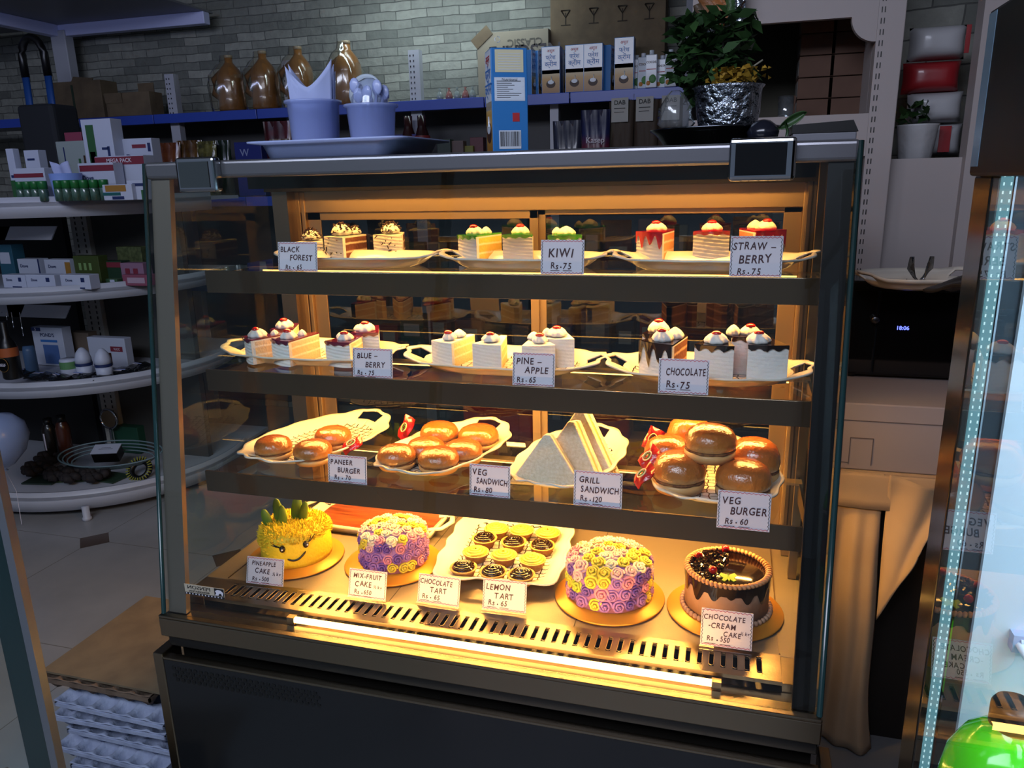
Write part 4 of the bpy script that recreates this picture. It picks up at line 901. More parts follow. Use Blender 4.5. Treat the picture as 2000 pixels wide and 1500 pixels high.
upright(338, 215, 'short white slotted upright between the brown boxes and the sauce jars', 1.875)
upright(566, 200, 'white slotted upright half hidden behind the napkin tub', 1.905, 2.53)
upright(812, 195, 'grey-white slotted upright behind the round lid', 1.905)
upright(1082, 170, 'short white slotted upright behind the row of blue cartons', 1.86, 2.53, .04)
# frame overhead in the far corner
bx = P(125, 100, Y=2.66).x; beamm = mat('beam_bluish_lit', 'd0d6ff', .45)  # bluish light falling on the white beams put into their colour
fr = thing('corner_canopy_frame', 'white metal post with two overhead beams in the far corner above the brown boxes', 'frame', (bx, 2.66, 0))
MB().box((-.05, -.03, 1.0), (.05, .03, 2.16), white).build('post', fr, bevel=.004)
MB().box((-.05, -.02, 2.13), (.95, .03, 2.19), beamm).build('beam', fr, bevel=.004)
MB().box((-.055, -1.9, 2.13), (.005, -.02, 2.19), beamm).build('beam', fr, bevel=.004)
MB().box((-1.0, -1.0, 2.19), (.95, .06, 2.20), shelfm).build('canopy_panel', fr)
lb = MB().box((-3.6, 2.30, ZS-.035), (-2.53, 2.55, ZS), shelfm).build('side_shelf', None); tag(lb, 'short blue-edged shelf section at the far corner behind the arched bag', 'shelf'); MB().box((-3.6, 2.288, ZS-.04), (-2.53, 2.30, ZS+.003), bluee).build('price_rail', lb)
def ob(name, label, cat, px0, px1, pyt, pyb, y, dp, m, rz=0, group=None, zb=None, bevel=.002):
    """a box whose front face fills the given part of the photo at distance y"""
    a = P(px0, pyb, Y=y); b = P(px1, pyb, Y=y); tp = P((px0+px1)/2, pyt, Y=y); bt = P((px0+px1)/2, pyb, Y=y)
    z0 = bt.z if zb is None else zb; wd = b.x-a.x; h = tp.z-z0
    t = thing(name, label, cat, ((a.x+b.x)/2, y, z0), rz, group); t['dims'] = (wd, dp, h)
    MB().box((-wd/2, 0, 0), (wd/2, dp, h), m).build('box', t, bevel=bevel)
    return t, wd, h
def prints(t, items, name='lettering', y=-.0012):
    mb = MB()
    for it in items:
        if it[0] == 't': mb.text(it[1], it[4], it[5], face(it[2], y-.0006, it[3]) @ (Matrix.Rotation(it[6], 4, 'Z') if len(it) > 6 else Matrix()), bold=.012)
        else: mb.box((it[1], y, it[3]), (it[2], y+.001, it[4]), it[5])
    mb.build(name, t)
# brown boxes at the far corner
t, wd, h = ob('cardboard_box', 'open brown cardboard box with a green stripe beside the arched bag', 'box', 102, 205, 158, 227, 2.46, .12, kraft, zb=ZS+.005)
prints(t, [('b', -.02, -.006, .03, h*.9, mat('dark_green_tape', '2a3a2c', .6))], 'tape'); MB().box((0, -.001, 0), (.13, .004, .03), kraft).build('flap', t, (-.02, .01, h), (-.5, .1, 0))
t, wd, h = ob('cardboard_box', 'smaller brown cardboard box with a torn raised flap', 'box', 210, 296, 180, 222, 2.46, .10, kraft, zb=ZS+.005)
MB().box((0, 0, 0), (.10, .004, .055), kraft).build('flap', t, (.0, .09, h-.002), (0, 0, 0)); MB().box((-.02, 0, 0), (.09, .003, .05), kraft).build('flap', t, (-wd/2+.02, -.003, h-.05), (.12, 0, 0))
# sauce jars in film
jarm = mat('amber_sauce', '94683a', .3, col2='7d5228', scale=12, coat=.6); filmj = glass('jar_film', (.92, .9, .86), 1.5, .1, 1.8, ('b8a888', .05))
labs = ('brown sauce jar in clear film, nearest the brown boxes', 'brown sauce jar in clear film, second from the brown boxes', 'brown sauce jar in clear film rising behind the paper napkins', 'brown sauce jar in clear film between the napkins and the round lid')
J0 = None
for k, (px, ln) in enumerate(((455, -1), (521, -1), (590, 1), (684, -1))):
    x = P(px, 200, Y=2.52).x; loc = (x, 2.52, ZS+.004)
    if J0: dup(J0, loc, R.uniform(-.1, .1), labs[k], None, (1, 1, 1+.03*k)); continue
    t = J0 = thing('sauce_jar', labs[k], 'jar', loc, 0, 'film-wrapped sauce jars')
    MB().lathe([(.064, 0), (.070, .01), (.066, .07), (.060, .10), (.066, .14), (.064, .17), (.050, .20), (.028, .225), (.020, .235), (.0195, .262)], jarm, 28).build('jar_body', t)
    MB().lathe([(.021, .256), (.021, .268), (.0195, .270)], mat('jar_cap_rim', '9a8a70', .4), 20).build('cap', t)
    MB().tube([(-.06, 0, .06), (-.105, 0, .09), (-.10, 0, .16), (-.045, 0, .20)], [.014, .015, .015, .012], jarm, 10).build('handle', t)
    MB().lathe([(.084, 0), (.090, .02), (.096, .13), (.085, .17), (.05, .22), (.026, .24), (.024, .268)], filmj, 26, Matrix.Translation((-.022, 0, 0)), wob=lambda a, z: 1+.07*math.sin(6*a+z*50)+.04*math.sin(11*a)).build('film_wrap', t)
for k, px in enumerate((858, 876, 892, 908, 922)):
    x = P(px, 190, Y=2.47).x; o = MB().lathe([(.016, 0), (.018, .012), (.012, .03), (.003, .042), (.008, .05)], mat('sweet_'+'ab'[k % 2], ('8f9a98', '9a6a66')[k % 2], .25, coat=.5), 10).build('wrapped_sweet', None, (x, 2.48, ZS+.004)); tag(o, f'small twist-wrapped sweet on the blue-edged shelf, {("first", "second", "third", "fourth", "fifth")[k]} from the upright', 'sweet', 'twist-wrapped sweets')
# big cartons upside down
t, wd, h = ob('cardboard_box', 'kraft cardboard box with coffee brand lettering printed upside down', 'box', 935, 1072, 60, 190, 2.60, .12, mat('pale_kraft', '8f8676', .85), zb=ZS+.004)
prints(t, [('t', 'NESCAFE', .06, h*.70, .085, black, PI), ('t', 'CLASSIC', .06, h*.83, .045, mat('grey_print', '5a554c', .7), PI)])
MB().box((0, -.004, 0), (.05, 0, .10), kraft).build('flap', t, (-wd/2-.03, .0, h*.9), (0, .9, 0))
t, wd, h = ob('cardboard_box', 'large dark brown shipping carton with handling symbols, behind the row of cream cartons', 'box', 1076, 1296, -20, 178, 2.64, .12, kraft, zb=ZS+.004)
dk_ = mat('dark_print', '2c241a', .8)
for k, px in enumerate((-.19, -.06, .07, .19)):
    mb = MB(); z = h*.84; mb.tube([(px-.02, -.001, z), (px, -.001, z-.03), (px+.02, -.001, z)], .003, dk_, 4); mb.box((px-.002, -.0015, z-.06), (px+.002, 0, z-.01), dk_); mb.box((px-.022, -.0015, z-.064), (px+.022, 0, z-.060), dk_); mb.tube([(px-.02, -.001, z), (px+.02, -.001, z)], .003, dk_, 4); mb.build('handling_symbol', t)
# cream cartons on the shelf
cl = [(1076, 100, .0, 'front-facing cream carton nearest the kraft coffee box'), (1122, 98, 0, 'front-facing cream carton, second from the kraft coffee box'), (1158, 98, 0, 'front-facing cream carton, third from the kraft coffee box'), (1218, 92, 0, 'front-facing cream carton next to the small drink bottles')]
for px, py, rz, lb_ in cl: carton('cream_carton', (P(px, 170, Y=2.46).x, 2.49, ZS+.004), rz, lb_, .085, .06, .196 if px < 1200 else .212, 'blue cream cartons on the shelf')
for k, (px, y, l) in enumerate(((1034, 2.50, 'cream carton turned blue side out, farthest from the drink bottles'), (1047, 2.54, 'cream carton turned blue side out, just beside the first printed one'), (1095, 2.56, 'cream carton set back in the gap between the first two printed ones'), (1186, 2.52, 'cream carton turned blue side out, behind the last printed one'))):
    carton('cream_carton', (P(px, 170, Y=y).x, y, ZS+.004), rad(80), l, .058, .05, .19, 'blue cream cartons on the shelf')
D0 = None; ords = ('first', 'second', 'third', 'fourth', 'fifth')
for k, (px, y) in enumerate(((1243, 2.53), (1256, 2.48), (1272, 2.46), (1293, 2.49), (1309, 2.46))):
    loc = (P(px, 165, Y=y).x, y, ZS+.004); l = f'small white drink carton with green fruit print, {ords[k]} along from the tall cream carton'
    if D0: dup(D0, loc, R.uniform(-.2, .2), l, None, (1, 1, R.uniform(.9, 1.08))); continue
    t = D0 = thing('drink_carton', l, 'carton', loc, 0, 'small white drink cartons')
    MB().prism([(-.024, -.02), (.024, -.02), (.024, .02), (-.024, .02)], 0, .128, cw).build('carton_box', t, bevel=.003)
    MB().lathe([(.010, .127), (.010, .145), (.009, .146)], cw, 14).build('cap', t)
    mb = MB(); mb.text('cocos', .018, brown, face(0, -.0205, .10), bold=.02); mb.ball((.006, -.019, .034), .017, mat('fruit_green', '3c7a34', .5), 12, None, (1, .15, 1.1)); mb.ball((-.012, -.0195, .018), .010, mat('fruit_orange', 'b9762a', .5), 10, None, (1, .15, 1)); mb.box((-.02, -.0206, .07), (.02, -.02, .073), red); mb.build('front_print', t)
# second tier packets
def pouch(name, label, cat, px, pyb, w_, h, m, y=2.42, group=None, txt=None, zb=1.255, th=.05, tm=None):
    x = P(px, pyb, Y=y).x; t = thing(name, label, cat, (x, y, zb), R.uniform(-.15, .15), group)
    def f(s):
        def fn(u, v):
            X = -1+2*u; q = (1-X**6)*(1-(2*v-1)**6); return (X*w_/2*(1-.05*math.sin(v*PI)), s*(-th/2*q**.5*math.sin(PI*min(1, v*.9+.12))+.004*math.sin(9*X+5*v)), v*h)
        return fn
    MB().grid(f(1), 10, 12, m).grid(lambda u, v: f(-1)(1-u, v), 10, 12, m).build('packet', t)
    if txt: prints(t, [('t', txt, 0, h*.62, w_*.26, tm or paper)], 'lettering', -th/2-.004)
    return t
pouch('snack_packet', 'orange foil snack packet under the shelf, nearest the white soap box', 'packet', 328, 300, .15, .275, mat('orange_foil', '7a4526', .25, col2='5a2c1c', scale=20, coat=.5), 2.40)
pouch('snack_packet', 'brown and gold foil snack packet under the shelf', 'packet', 372, 300, .14, .285, mat('gold_brown_foil', '6b4c22', .25, col2='40291a', scale=20, coat=.5), 2.44)
pouch('snack_packet', 'crumpled olive-gold foil packet under the shelf', 'packet', 405, 300, .12, .275, mat('olive_foil', '75703a', .18, col2='3d3c22', scale=30, coat=.6, bump=.5), 2.40)
pouch('snack_packet', 'dark green packet beside the blue coffee box under the shelf', 'packet', 436, 300, .09, .28, mat('dark_green_foil', '1c2c22', .3, coat=.4), 2.46)
t, wd, h = ob('coffee_box', 'blue coffee box with a cup picture under the wall shelf', 'box', 462, 514, 277, 330, 2.44, .06, mat('royal_blue_card', '24307a', .4), zb=1.255)
prints(t, [('t', 'W', -.02, h*.80, .05, mat('pale_print', '8f9ac4', .5))]); mb = MB().lathe([(.018, 0), (.024, .05)], mat('cup_print', 'a8a8b4', .5), 20, Matrix.Translation((.02, -.004, h*.42)) @ Matrix.Diagonal((1, .12, 1, 1))); mb.build('cup_picture', t)
pouch('snack_packet', 'dark red packet standing tall beside the napkin tub', 'packet', 548, 300, .16, .36, mat('dark_red_foil', '5c2026', .3, col2='2e1216', scale=14, coat=.4), 2.46)
pouch('snack_packet', 'small brown packet in front of the dark red one', 'packet', 548, 300, .10, .27, mat('brown_packet', '5a3a22', .35, col2='8f8578', scale=22), 2.38)
t, wd, h = ob('biscuit_packet', 'purple packet with pale lettering beside the cutlery tub', 'packet', 772, 832, 262, 320, 2.40, .05, mat('purple_card', '2a2470', .4), zb=1.255); prints(t, [('t', 'OMS', 0, h*.86, .05, paper)])
for k, (px, c_, l) in enumerate(((800, '2a1414', 'dark bottle with red label, first behind the cutlery tub'), (826, '241012', 'dark bottle with red label, second behind the cutlery tub'))):
    t = thing('dark_bottle', l, 'bottle', (P(px, 290, Y=2.42).x, 2.42, 1.255), 0, 'dark bottles under the shelf'); MB().lathe([(.035, 0), (.037, .01), (.037, .24), (.03, .27), (.02, .30), (.02, .35)], mat('dark_glass_'+str(k), c_, .2), 20).build('bottle', t); MB().lathe([(.0375, .22), (.0375, .26)], mat('red_label', '6a1c20', .5), 20, cap=False).build('label', t)
for k, (px, pyt, c_, l) in enumerate(((868, 272, '20302a', 'dark green carton behind the blue cream carton, farthest along'), (893, 275, '5c4a48', 'small grey-brown box next to the yellow one'), (912, 285, '6a6a1e', 'low yellow box on the second tier'), (932, 268, '5a2a34', 'maroon box next to the big blue carton'))):
    ob('grocery_box', l+', under the wall shelf', 'box', px-13, px+13, pyt, 320, 2.40+.02*k, .05, mat('grocery_'+c_, c_, .5), zb=1.255)
pouch('snack_packet', 'dark grey-blue bag slumped under the shelf beside the blue-red packet', 'bag', 1108, 300, .13, .30, mat('slate_bag', '2a2e42', .35, coat=.3), 2.42)
pouch('snack_packet', 'blue and red packet with white lettering under the row of cream cartons', 'packet', 1163, 300, .13, .34, zramp('blue_red_pack', [(0, '7a2a20'), (.5, '6a2230'), (.7, '1c2450'), (1, '1a1e40')], .35, lo=0, hi=.34), 2.42, txt='Kasep')
for k, px in enumerate((1213, 1260, 1308)):
    t = pouch('coffee_bag', f'brown kraft coffee bag with a white label, {ords[k]} from the blue-red packet', 'bag', px, 300, .112, .40, mat('brown_kraft_bag', '40342a', .7), 2.46, 'kraft coffee bags', zb=1.255)
    prints(t, [('b', -.038, .038, .285, .385, mat('cream_label', 'a8a8a4', .6))], 'label', -.031); prints(t, [('t', 'DAB', 0, .365, .026, ink), ('b', -.025, .025, .340, .343, ink), ('b', -.025, .02, .325, .327, ink)], 'lettering', -.0325)
# lower tiers, glimpsed through the back doors
ORD = ('first', 'second', 'third', 'fourth', 'fifth', 'sixth', 'seventh', 'eighth', 'ninth', 'tenth', 'eleventh', 'twelfth', 'thirteenth', 'fourteenth', 'fifteenth', 'sixteenth')
LOW = ['6a1c1c', '7a3a16', '8a1f18', '24306a', '6a5a20', '2a4a2a', '505866', '7a7468', '5a2030', '1f2430']
for tier, zb in ((1, .825), (2, .405)):
    x = -.72; k = 0
    while x < .85:
        w_ = R.uniform(.09, .16); h = R.uniform(.16, .30); c_ = LOW[(k*3+tier) % 10]; col = {'6a1c1c': 'dark red', '7a3a16': 'rust', '8a1f18': 'bright red', '24306a': 'navy', '6a5a20': 'mustard', '2a4a2a': 'green', '505866': 'slate', '7a7468': 'stone grey', '5a2030': 'wine', '1f2430': 'near-black'}[c_]
        t = thing('grocery_packet', f'{col} packet, {ORD[k]} along the {("third", "lowest")[tier-1]} tier of the wall shelf', 'packet', (x+w_/2, 2.44+R.uniform(0, .04), zb), R.uniform(-.1, .1), 'packets on the lower tiers')
        MB().box((-w_/2+.005, 0, 0), (w_/2-.005, .06, h), mat('grocery_'+c_, c_, .5)).build('packet', t, bevel=.006); MB().box((-w_*.3, -.001, h*.55), (w_*.3, 0, h*.8), mat('cream_label', 'a8a8a4', .6)).build('label', t)
        x += w_+R.uniform(.0, .03); k += 1
# low counter behind the case with red and yellow packs
czt = P(1000, 890, Y=.78).z
t = thing('back_counter', 'low dark brown counter behind the case, seen through its rear doors', 'counter', (.75, .92, 0)); MB().box((-.55, -.16, czt-.03), (.55, .2, czt), mat('dark_brown_board', '3a2618', .5)).build('counter_top', t, bevel=.003)
for s in (-.52, .49): MB().box((s, -.15, 0), (s+.03, .19, czt-.03), mat('dark_brown_board', '3a2618', .5)).build('side_panel', t)
for px, wd_, hh, c_, l in ((960, .17, .13, '8e1c16', 'bright red packet on the low counter behind the paneer buns'), (1030, .06, .10, '9a3216', 'rust packet on the low counter between two red ones'), (1185, .12, .12, '7c141c', 'deep red packet on the low counter behind the sandwiches'), (1270, .14, .05, '9a7a22', 'flat yellow packet on the low counter behind the red sachets')):
    q = P(px, 870, Y=.84); t = thing('counter_packet', l, 'packet', (q.x, .84, czt), R.uniform(-.1, .1), 'packets on the low counter'); MB().box((-wd_/2, 0, 0), (wd_/2, .08, hh), mat('counter_'+c_, c_, .3, coat=.4)).build('packet', t, bevel=.008, seg=3)
# arched bag
bag = thing('arched_strap_bag', 'black and blue bag with a tall arched strap at the far corner', 'bag', (P(72, 300, Y=2.0).x, 2.0, 1.27), 0)
x0_, x1_ = P(50, 150, Y=2.0).x-bag.location.x, P(94, 150, Y=2.0).x-bag.location.x; zt_ = P(70, 72, Y=2.0).z-1.27; zm_ = P(70, 150, Y=2.0).z-1.27; zl_ = P(70, 215, Y=2.0).z-1.27
cx_ = (x0_+x1_)/2; rx = (x1_-x0_)/2
MB().tube([(x0_, 0, zm_)]+[(cx_-rx*math.cos(PI*k/12), 0, zt_-rx*1.4+rx*1.4*math.sin(PI*k/12)) for k in range(13)]+[(x1_, 0, zm_)], .018, black, 10).build('arched_handle', bag)
for x in (x0_, x1_): MB().tube([(x, 0, zm_), (x, -.005, zl_), (x*.9, -.02, .02)], .021, mat('blue_strap', '1c4a90', .5), 8, flat=.5).build('strap', bag)
MB().box((x0_-.03, -.06, 0), (x1_+.05, .10, zl_+.02), mat('charcoal_fabric', '23262b', .8)).build('bag_body', bag, bevel=.02, seg=3)

# ------------------------------------------------------------------ white corner gondola
gx, gy = -1.84, 1.735
gon = thing('corner_gondola', 'white rounded end-of-aisle shelving unit with four curved tiers on the tiled floor', 'shelving', (gx, gy, 0), 0)
GR = .66
def garc(r, a0=-175, a1=22, n=40): return [(r*math.cos(rad(a0+(a1-a0)*k/n)), r*math.sin(rad(a0+(a1-a0)*k/n))*.93) for k in range(n+1)]
GZ = ((.030, .112), (.510, .575), (.885, .948), (1.207, 1.284))
for k, (zb, zt) in enumerate(GZ):
    rk = GR*(1, .98, .97, .96)[k]
    arc = garc(rk)+[(rk*.9, .45), (-rk, .45)]
    s = MB().prism(arc, zt-.035, zt-.02, white).build('shelf_tray', gon)
    pts = garc(rk); mb = MB(); vs = []
    for x, y in pts: vs += [(x, y, zb), (x, y, zt), (x*.985, y*.985, zt), (x*.985, y*.985, zb)]
    mb.add(vs, [(4*i+j, 4*i+4+j, 4*i+4+(j+1) % 4, 4*i+(j+1) % 4) for i in range(len(pts)-1) for j in range(4)], white, True); mb.build('curved_front_rail', s)
ux = P(196, 600, Y=1.75).x-gx
up = MB().box((ux-.045, -.03, .04), (ux+.045, .03, 1.25), mat('cream_post', 'a8a6a0', .5)).build('slotted_post', gon)
mb = MB()
for k in range(46):
    for s in (-.022, .018): mb.box((ux+s, -.0315, .08+.025*k), (ux+s+.006, -.0305, .094+.025*k), black)
mb.build('slots', up)
for z in (.84, 1.165):
    for xx in (-.30, -.06): MB().prism([(0, 0), (.34, 0), (.30, -.055), (.0, -.055)], -.003, .003, white, Matrix.Translation((ux+xx-.12, -.30, z)) @ RX90).build('shelf_bracket', gon)
MB().box((-.66, .0, .03), (-.05, .03, 1.25), mat('dark_back_panel', '1c1c1e', .7)).build('back_panel', gon)
MB().box((ux+.05, -.01, .03), (.58, .02, 1.25), mat('grey_back_panel', '3c3b38', .7)).build('back_panel', gon)
fpos = P(157, 1008, Z=.03)
for fx_, fy_ in ((fpos.x-gx, fpos.y-gy+.03), (-.45, -.2), (.4, .3)): MB().lathe([(.018, 0), (.018, .012), (.014, .014), (.014, .06)], black if fx_ < 0 and fy_ > -.3 else white, 16, Matrix.Translation((fx_, fy_, 0))).build('levelling_foot', gon)
dove = mat('white_carton', 'b8bfd2', .45); maroon = mat('maroon_print', '7a2a3a', .5); navy = mat('navy_print', '1c2c5c', .5); greenp = mat('green_print', '2c5a34', .5); gold = mat('gold_print', '9a7030', .5)
G1 = 1.266
def gb(name, label, cat, px0, px1, pyt, y, dp, m, zb, rz=0, pr=(), group=None):
    t, wd, h = ob(name, label, cat, px0, px1, pyt, pyt+40, y, dp, m, rz, group, zb)
    if pr: prints(t, [(i[0], i[1], i[2]*wd, i[3]*h, i[4]*h, i[5]) if i[0] == 't' else ('b', i[1]*wd, i[2]*wd, i[3]*h, i[4]*h, i[5]) for i in pr])
    return t
# top tier
gb('soap_carton', 'white soap carton standing at the back of the gondola top, next to the aloe box', 'carton', 241, 300, 270, 1.55, .05, dove, G1, 0, (('t', 'Dove', -.1, .68, .16, navy), ('b', -.15, .3, .84, .90, maroon), ('b', .36, .45, .78, .92, navy), ('b', -.1, .2, .40, .44, navy)))
gb('soap_multipack', 'white soap multipack with a maroon MEGA PACK band', 'carton', 190, 285, 304, 1.42, .06, dove, G1, 0, (('b', -.5, .5, .80, .98, maroon), ('t', 'MEGA PACK', 0, .89, .13, paper), ('b', -.2, .5, .0, .05, maroon), ('b', -.35, -.15, .02, .8, gold)))
gb('soap_multipack', 'white soap multipack with maroon moisturising band and orange picture', 'carton', 157, 226, 318, 1.36, .05, dove, G1, 0, (('b', -.45, .5, .78, .94, maroon), ('t', 'Dove', -.25, .60, .18, navy), ('b', .0, .5, .0, .36, gold), ('b', -.5, .0, .0, .25, greenp)))
gb('aloe_carton', 'tall white carton with green aloe stripe at the back of the gondola top', 'carton', 162, 220, 232, 1.50, .06, dove, G1, 0, (('b', -.36, -.10, .05, .93, greenp), ('b', .05, .5, .0, .30, greenp), ('b', .1, .3, .62, .65, navy), ('b', .28, .36, .42, .66, navy), ('b', -.32, -.14, .45, .6, gold)))
gb('face_cream_box', 'pale box of slim tubes between the napkin cup and the aloe carton', 'box', 114, 182, 275, 1.57, .05, mat('stone_white_card', '8f9a98', .5), G1, 0, (('b', -.3, -.27, .6, .9, navy), ('b', .1, .16, .1, .7, greenp), ('b', .25, .3, .1, .75, brown), ('b', .36, .4, .1, .7, brown)))
gb('pink_soap_box', 'pink box peeking over the pale tube box on the gondola top', 'box', 131, 164, 258, 1.60, .05, mat('pink_card', '84384e', .5), G1, 0, (('b', -.3, .2, .5, .8, dove),))
gb('cream_carton_small', 'narrow white carton with green foot at the outer end of the gondola top', 'carton', 17, 31, 290, 1.42, .03, dove, G1, 0, (('b', -.5, .5, .0, .4, greenp), ('b', -.3, .3, .45, .5, navy)))
gb('cream_carton_small', 'white carton with a clipped corner next to the teal bottle', 'carton', 52, 80, 293, 1.45, .04, dove, G1, 0, (('b', -.4, .3, .22, .28, navy), ('b', -.3, .2, .8, .84, navy)))
gb('soap_carton', 'low white soap carton with maroon top line behind the green jars', 'carton', 32, 92, 328, 1.32, .04, dove, G1, 0, (('b', -.5, .45, .72, .84, maroon), ('b', .1, .5, .0, .35, gold)))
gb('soap_carton', 'small white and yellow soap carton lying at the front beside the case', 'carton', 205, 262, 360, 1.26, .05, dove, G1, 0, (('b', -.4, .3, .55, .95, gold), ('b', -.5, .1, .3, .5, mat('teal_print', '1c5a5c', .5)), ('b', -.2, .2, .05, .25, navy)))
gb('soap_carton', 'small white soap carton at the front touching the case corner', 'carton', 252, 290, 352, 1.28, .05, dove, G1, 0, (('b', .2, .4, .0, .5, greenp), ('b', -.2, .4, .7, .85, navy)))
t = thing('teal_bottle', 'round teal bottle between the clipped white carton and the napkin cup', 'bottle', (P(92, 330, Y=1.42).x, 1.42, G1), 0); MB().lathe([(.03, 0), (.034, .02), (.034, .07), (.02, .09), (.012, .10), (.012, .11)], mat('teal_plastic', '1e4a5e', .25, coat=.4), 20).build('bottle', t); MB().lathe([(.013, .105), (.013, .122)], paper, 14).build('cap', t)
t = thing('napkin_cup', 'translucent pale blue cup with a folded tissue on the gondola top', 'cup', (P(126, 330, Y=1.30).x, 1.30, G1), 0); MB().lathe([(.045, 0), (.047, .004), (.056, .10), (.054, .10), (.045, .005)], mat('pale_blue_cup', '7f9ada', .4), 28, cap=False).lathe([(.045, 0), (.044, .003)], mat('pale_blue_cup', '7f9ada', .4), 28).build('cup', t)
MB().grid(lambda u, v: ((u-.5)*.09-.02*v, .01*math.sin(6*u), .06+v*(.07+.03*abs(u-.5))), 12, 6, tissue).build('tissue', t, solid=.002)
jg = mat('green_jar_lid', '1f6a34', .35); jb = mat('green_tint_jar', '4c6a5e', .2, col2='2c4438', scale=30, coat=.5)
J1 = None; k = 0
for px, py in ((22, 372), (38, 372), (54, 372), (70, 372), (104, 372), (120, 374), (136, 374), (152, 374), (170, 374), (188, 374)):
    k += 1; loc = (P(px, py, Y=1.21+.0006*abs(px-110)).x, 1.235+.0008*abs(px-110), G1); l = f'small green-lidded jar at the front of the gondola top, {ORD[k-1]} from the outer end'
    if J1: dup(J1, loc, 0, l); continue
    J1 = thing('green_jar', l, 'jar', loc, 0, 'green-lidded jars'); MB().lathe([(.015, 0), (.017, .004), (.017, .042), (.014, .048)], jb, 16).build('jar', J1); MB().lathe([(.0165, .046), (.0165, .072), (.015, .075)], jg, 16).build('lid', J1)
# second tier
G2z = .930
for k, (px0, px1, pyt, y, l) in enumerate(((40, 82, 506, 1.42, 'white soap carton on the upper row, over the pair below'), (92, 142, 507, 1.42, 'white soap carton on the upper row, beside the yellow-ended one'))):
    gb('soap_carton', l+', second gondola tier', 'carton', px0, px1, pyt, y, .05, dove, G2z, 0, (('t', 'Dove', -.2, .72, .18, navy), ('b', -.4, .1, .2, .26, navy), ('b', .3, .5, .1, .9, gold) if k else ('b', .44, .5, .0, 1, navy)), 'soap cartons on the second tier')
for k, (px0, px1, l) in enumerate(((11, 55, 'outermost'), (56, 112, 'middle'), (123, 180, 'nearest the green pack'))):
    gb('soap_carton', f'white soap carton in the front row of the second gondola tier, {l}', 'carton', px0, px1, 537, 1.30, .05, dove, G2z, 0, (('t', 'Dove', -.2, .62, .26, navy), ('b', .2, .32, .5, .8, navy), ('b', -.1, .3, .05, .14, navy)), 'soap cartons on the second tier')
gb('green_soap_pack', 'olive green soap pack with pale lettering on the second gondola tier', 'pack', 148, 197, 500, 1.44, .05, mat('olive_card', '3c4a1e', .5), G2z, 0, (('b', -.3, -.2, .5, .75, mat('pale_green', '7a9a60', .5)), ('b', -.1, .0, .5, .75, mat('pale_green', '7a9a60', .5)), ('b', .1, .2, .5, .75, mat('pale_green', '7a9a60', .5))))
gb('pink_soap_pack', 'pink soap pack with two round marks on the second gondola tier', 'pack', 240, 284, 514, 1.46, .05, mat('pink_pack', '8a6a82', .5), G2z, 0, (('b', -.3, -.1, .5, .75, maroon), ('b', .05, .25, .5, .75, maroon)))
gb('pink_soap_pack', 'pink and white soap bar at the front of the second gondola tier beside the case', 'pack', 244, 292, 537, 1.42, .05, mat('rose_pack', '84465a', .5), G2z, 0, (('b', -.3, .4, .25, .75, mat('pale_pink_print', 'a890a0', .5)),))
gb('green_soap_pack', 'dark green and red soap pack behind the pink one, second gondola tier', 'pack', 205, 242, 510, 1.48, .05, mat('deep_green_card', '1e3a28', .5), G2z, 0, (('b', -.5, .5, .72, .95, maroon),))
gb('green_soap_pack', 'small bright green and white pack in front of the dark green one, second gondola tier', 'pack', 212, 234, 545, 1.40, .04, mat('leaf_green_card', '3a5a3e', .5), G2z, 0, (('b', -.1, .3, .2, .9, dove),))
gb('soap_tin', 'pale green patterned box standing behind the pink packs, second gondola tier', 'box', 232, 280, 482, 1.58, .05, mat('pale_green_card', '5a6440', .5, col2='3a4428', scale=60), G2z)
gb('blue_wipes_pack', 'blue-green pack at the outer end of the second gondola tier', 'pack', 0, 28, 478, 1.45, .06, mat('sea_blue_pack', '2c5a6e', .4), G2z, 0, (('b', -.4, .3, .5, .8, dove),))
# third tier
G3z = .557
gb('face_wash_box', 'tall white box with blue cream picture on the third gondola tier', 'box', 68, 126, 640, 1.50, .05, dove, G3z, 0, (('t', "POND'S", 0, .80, .13, navy), ('t', '5', -.36, .945, .10, paper), ('b', -.5, -.2, .90, .995, navy), ('b', -.25, .3, .62, .68, bluei), ('b', -.2, .3, .05, .55, mat('mid_blue_print', '4a6aa4', .5))))
gb('bleach_cream_box', 'white box with a red badge on the third gondola tier beside the slotted post', 'box', 176, 248, 660, 1.52, .04, dove, G3z, 0, (('b', .1, .42, .55, .72, maroon), ('b', -.3, .1, .1, .5, brown), ('t', 'VLCC', .27, .63, .10, paper)))
gb('lotion_box', 'dim beige box standing between the white boxes on the third gondola tier', 'box', 140, 178, 650, 1.58, .05, mat('beige_card', '6a5c50', .6), G3z)
for k, (px, l) in enumerate(((162, 'white domed roll-on bottle nearest the tall blue-print box'), (200, 'white domed roll-on bottle in front of the red-badge box'))):
    t = thing('roll_on_bottle', l+', third gondola tier', 'bottle', (P(px, 700, Y=1.36).x, 1.36, G3z), 0, 'domed roll-on bottles'); MB().lathe([(.026, 0), (.03, .01), (.032, .055)], dove, 22).build('bottle', t); MB().lathe([(.033, .05), (.033, .062)], navy, 22, cap=False).build('band', t); MB().lathe([(.032, .058), (.031, .08), (.024, .105), (.010, .122), (.001, .125)], dove, 22).build('dome_cap', t)
t = thing('cream_jar', 'white jar with a green label in front of the tall blue-print box', 'jar', (P(133, 705, Y=1.34).x, 1.34, G3z), 0); MB().lathe([(.03, 0), (.033, .004), (.033, .075), (.03, .08)], dove, 22).build('jar', t); MB().lathe([(.0335, .04), (.0335, .07)], mat('fresh_green_label', '5a8a5a', .5), 22, cap=False).build('label', t)
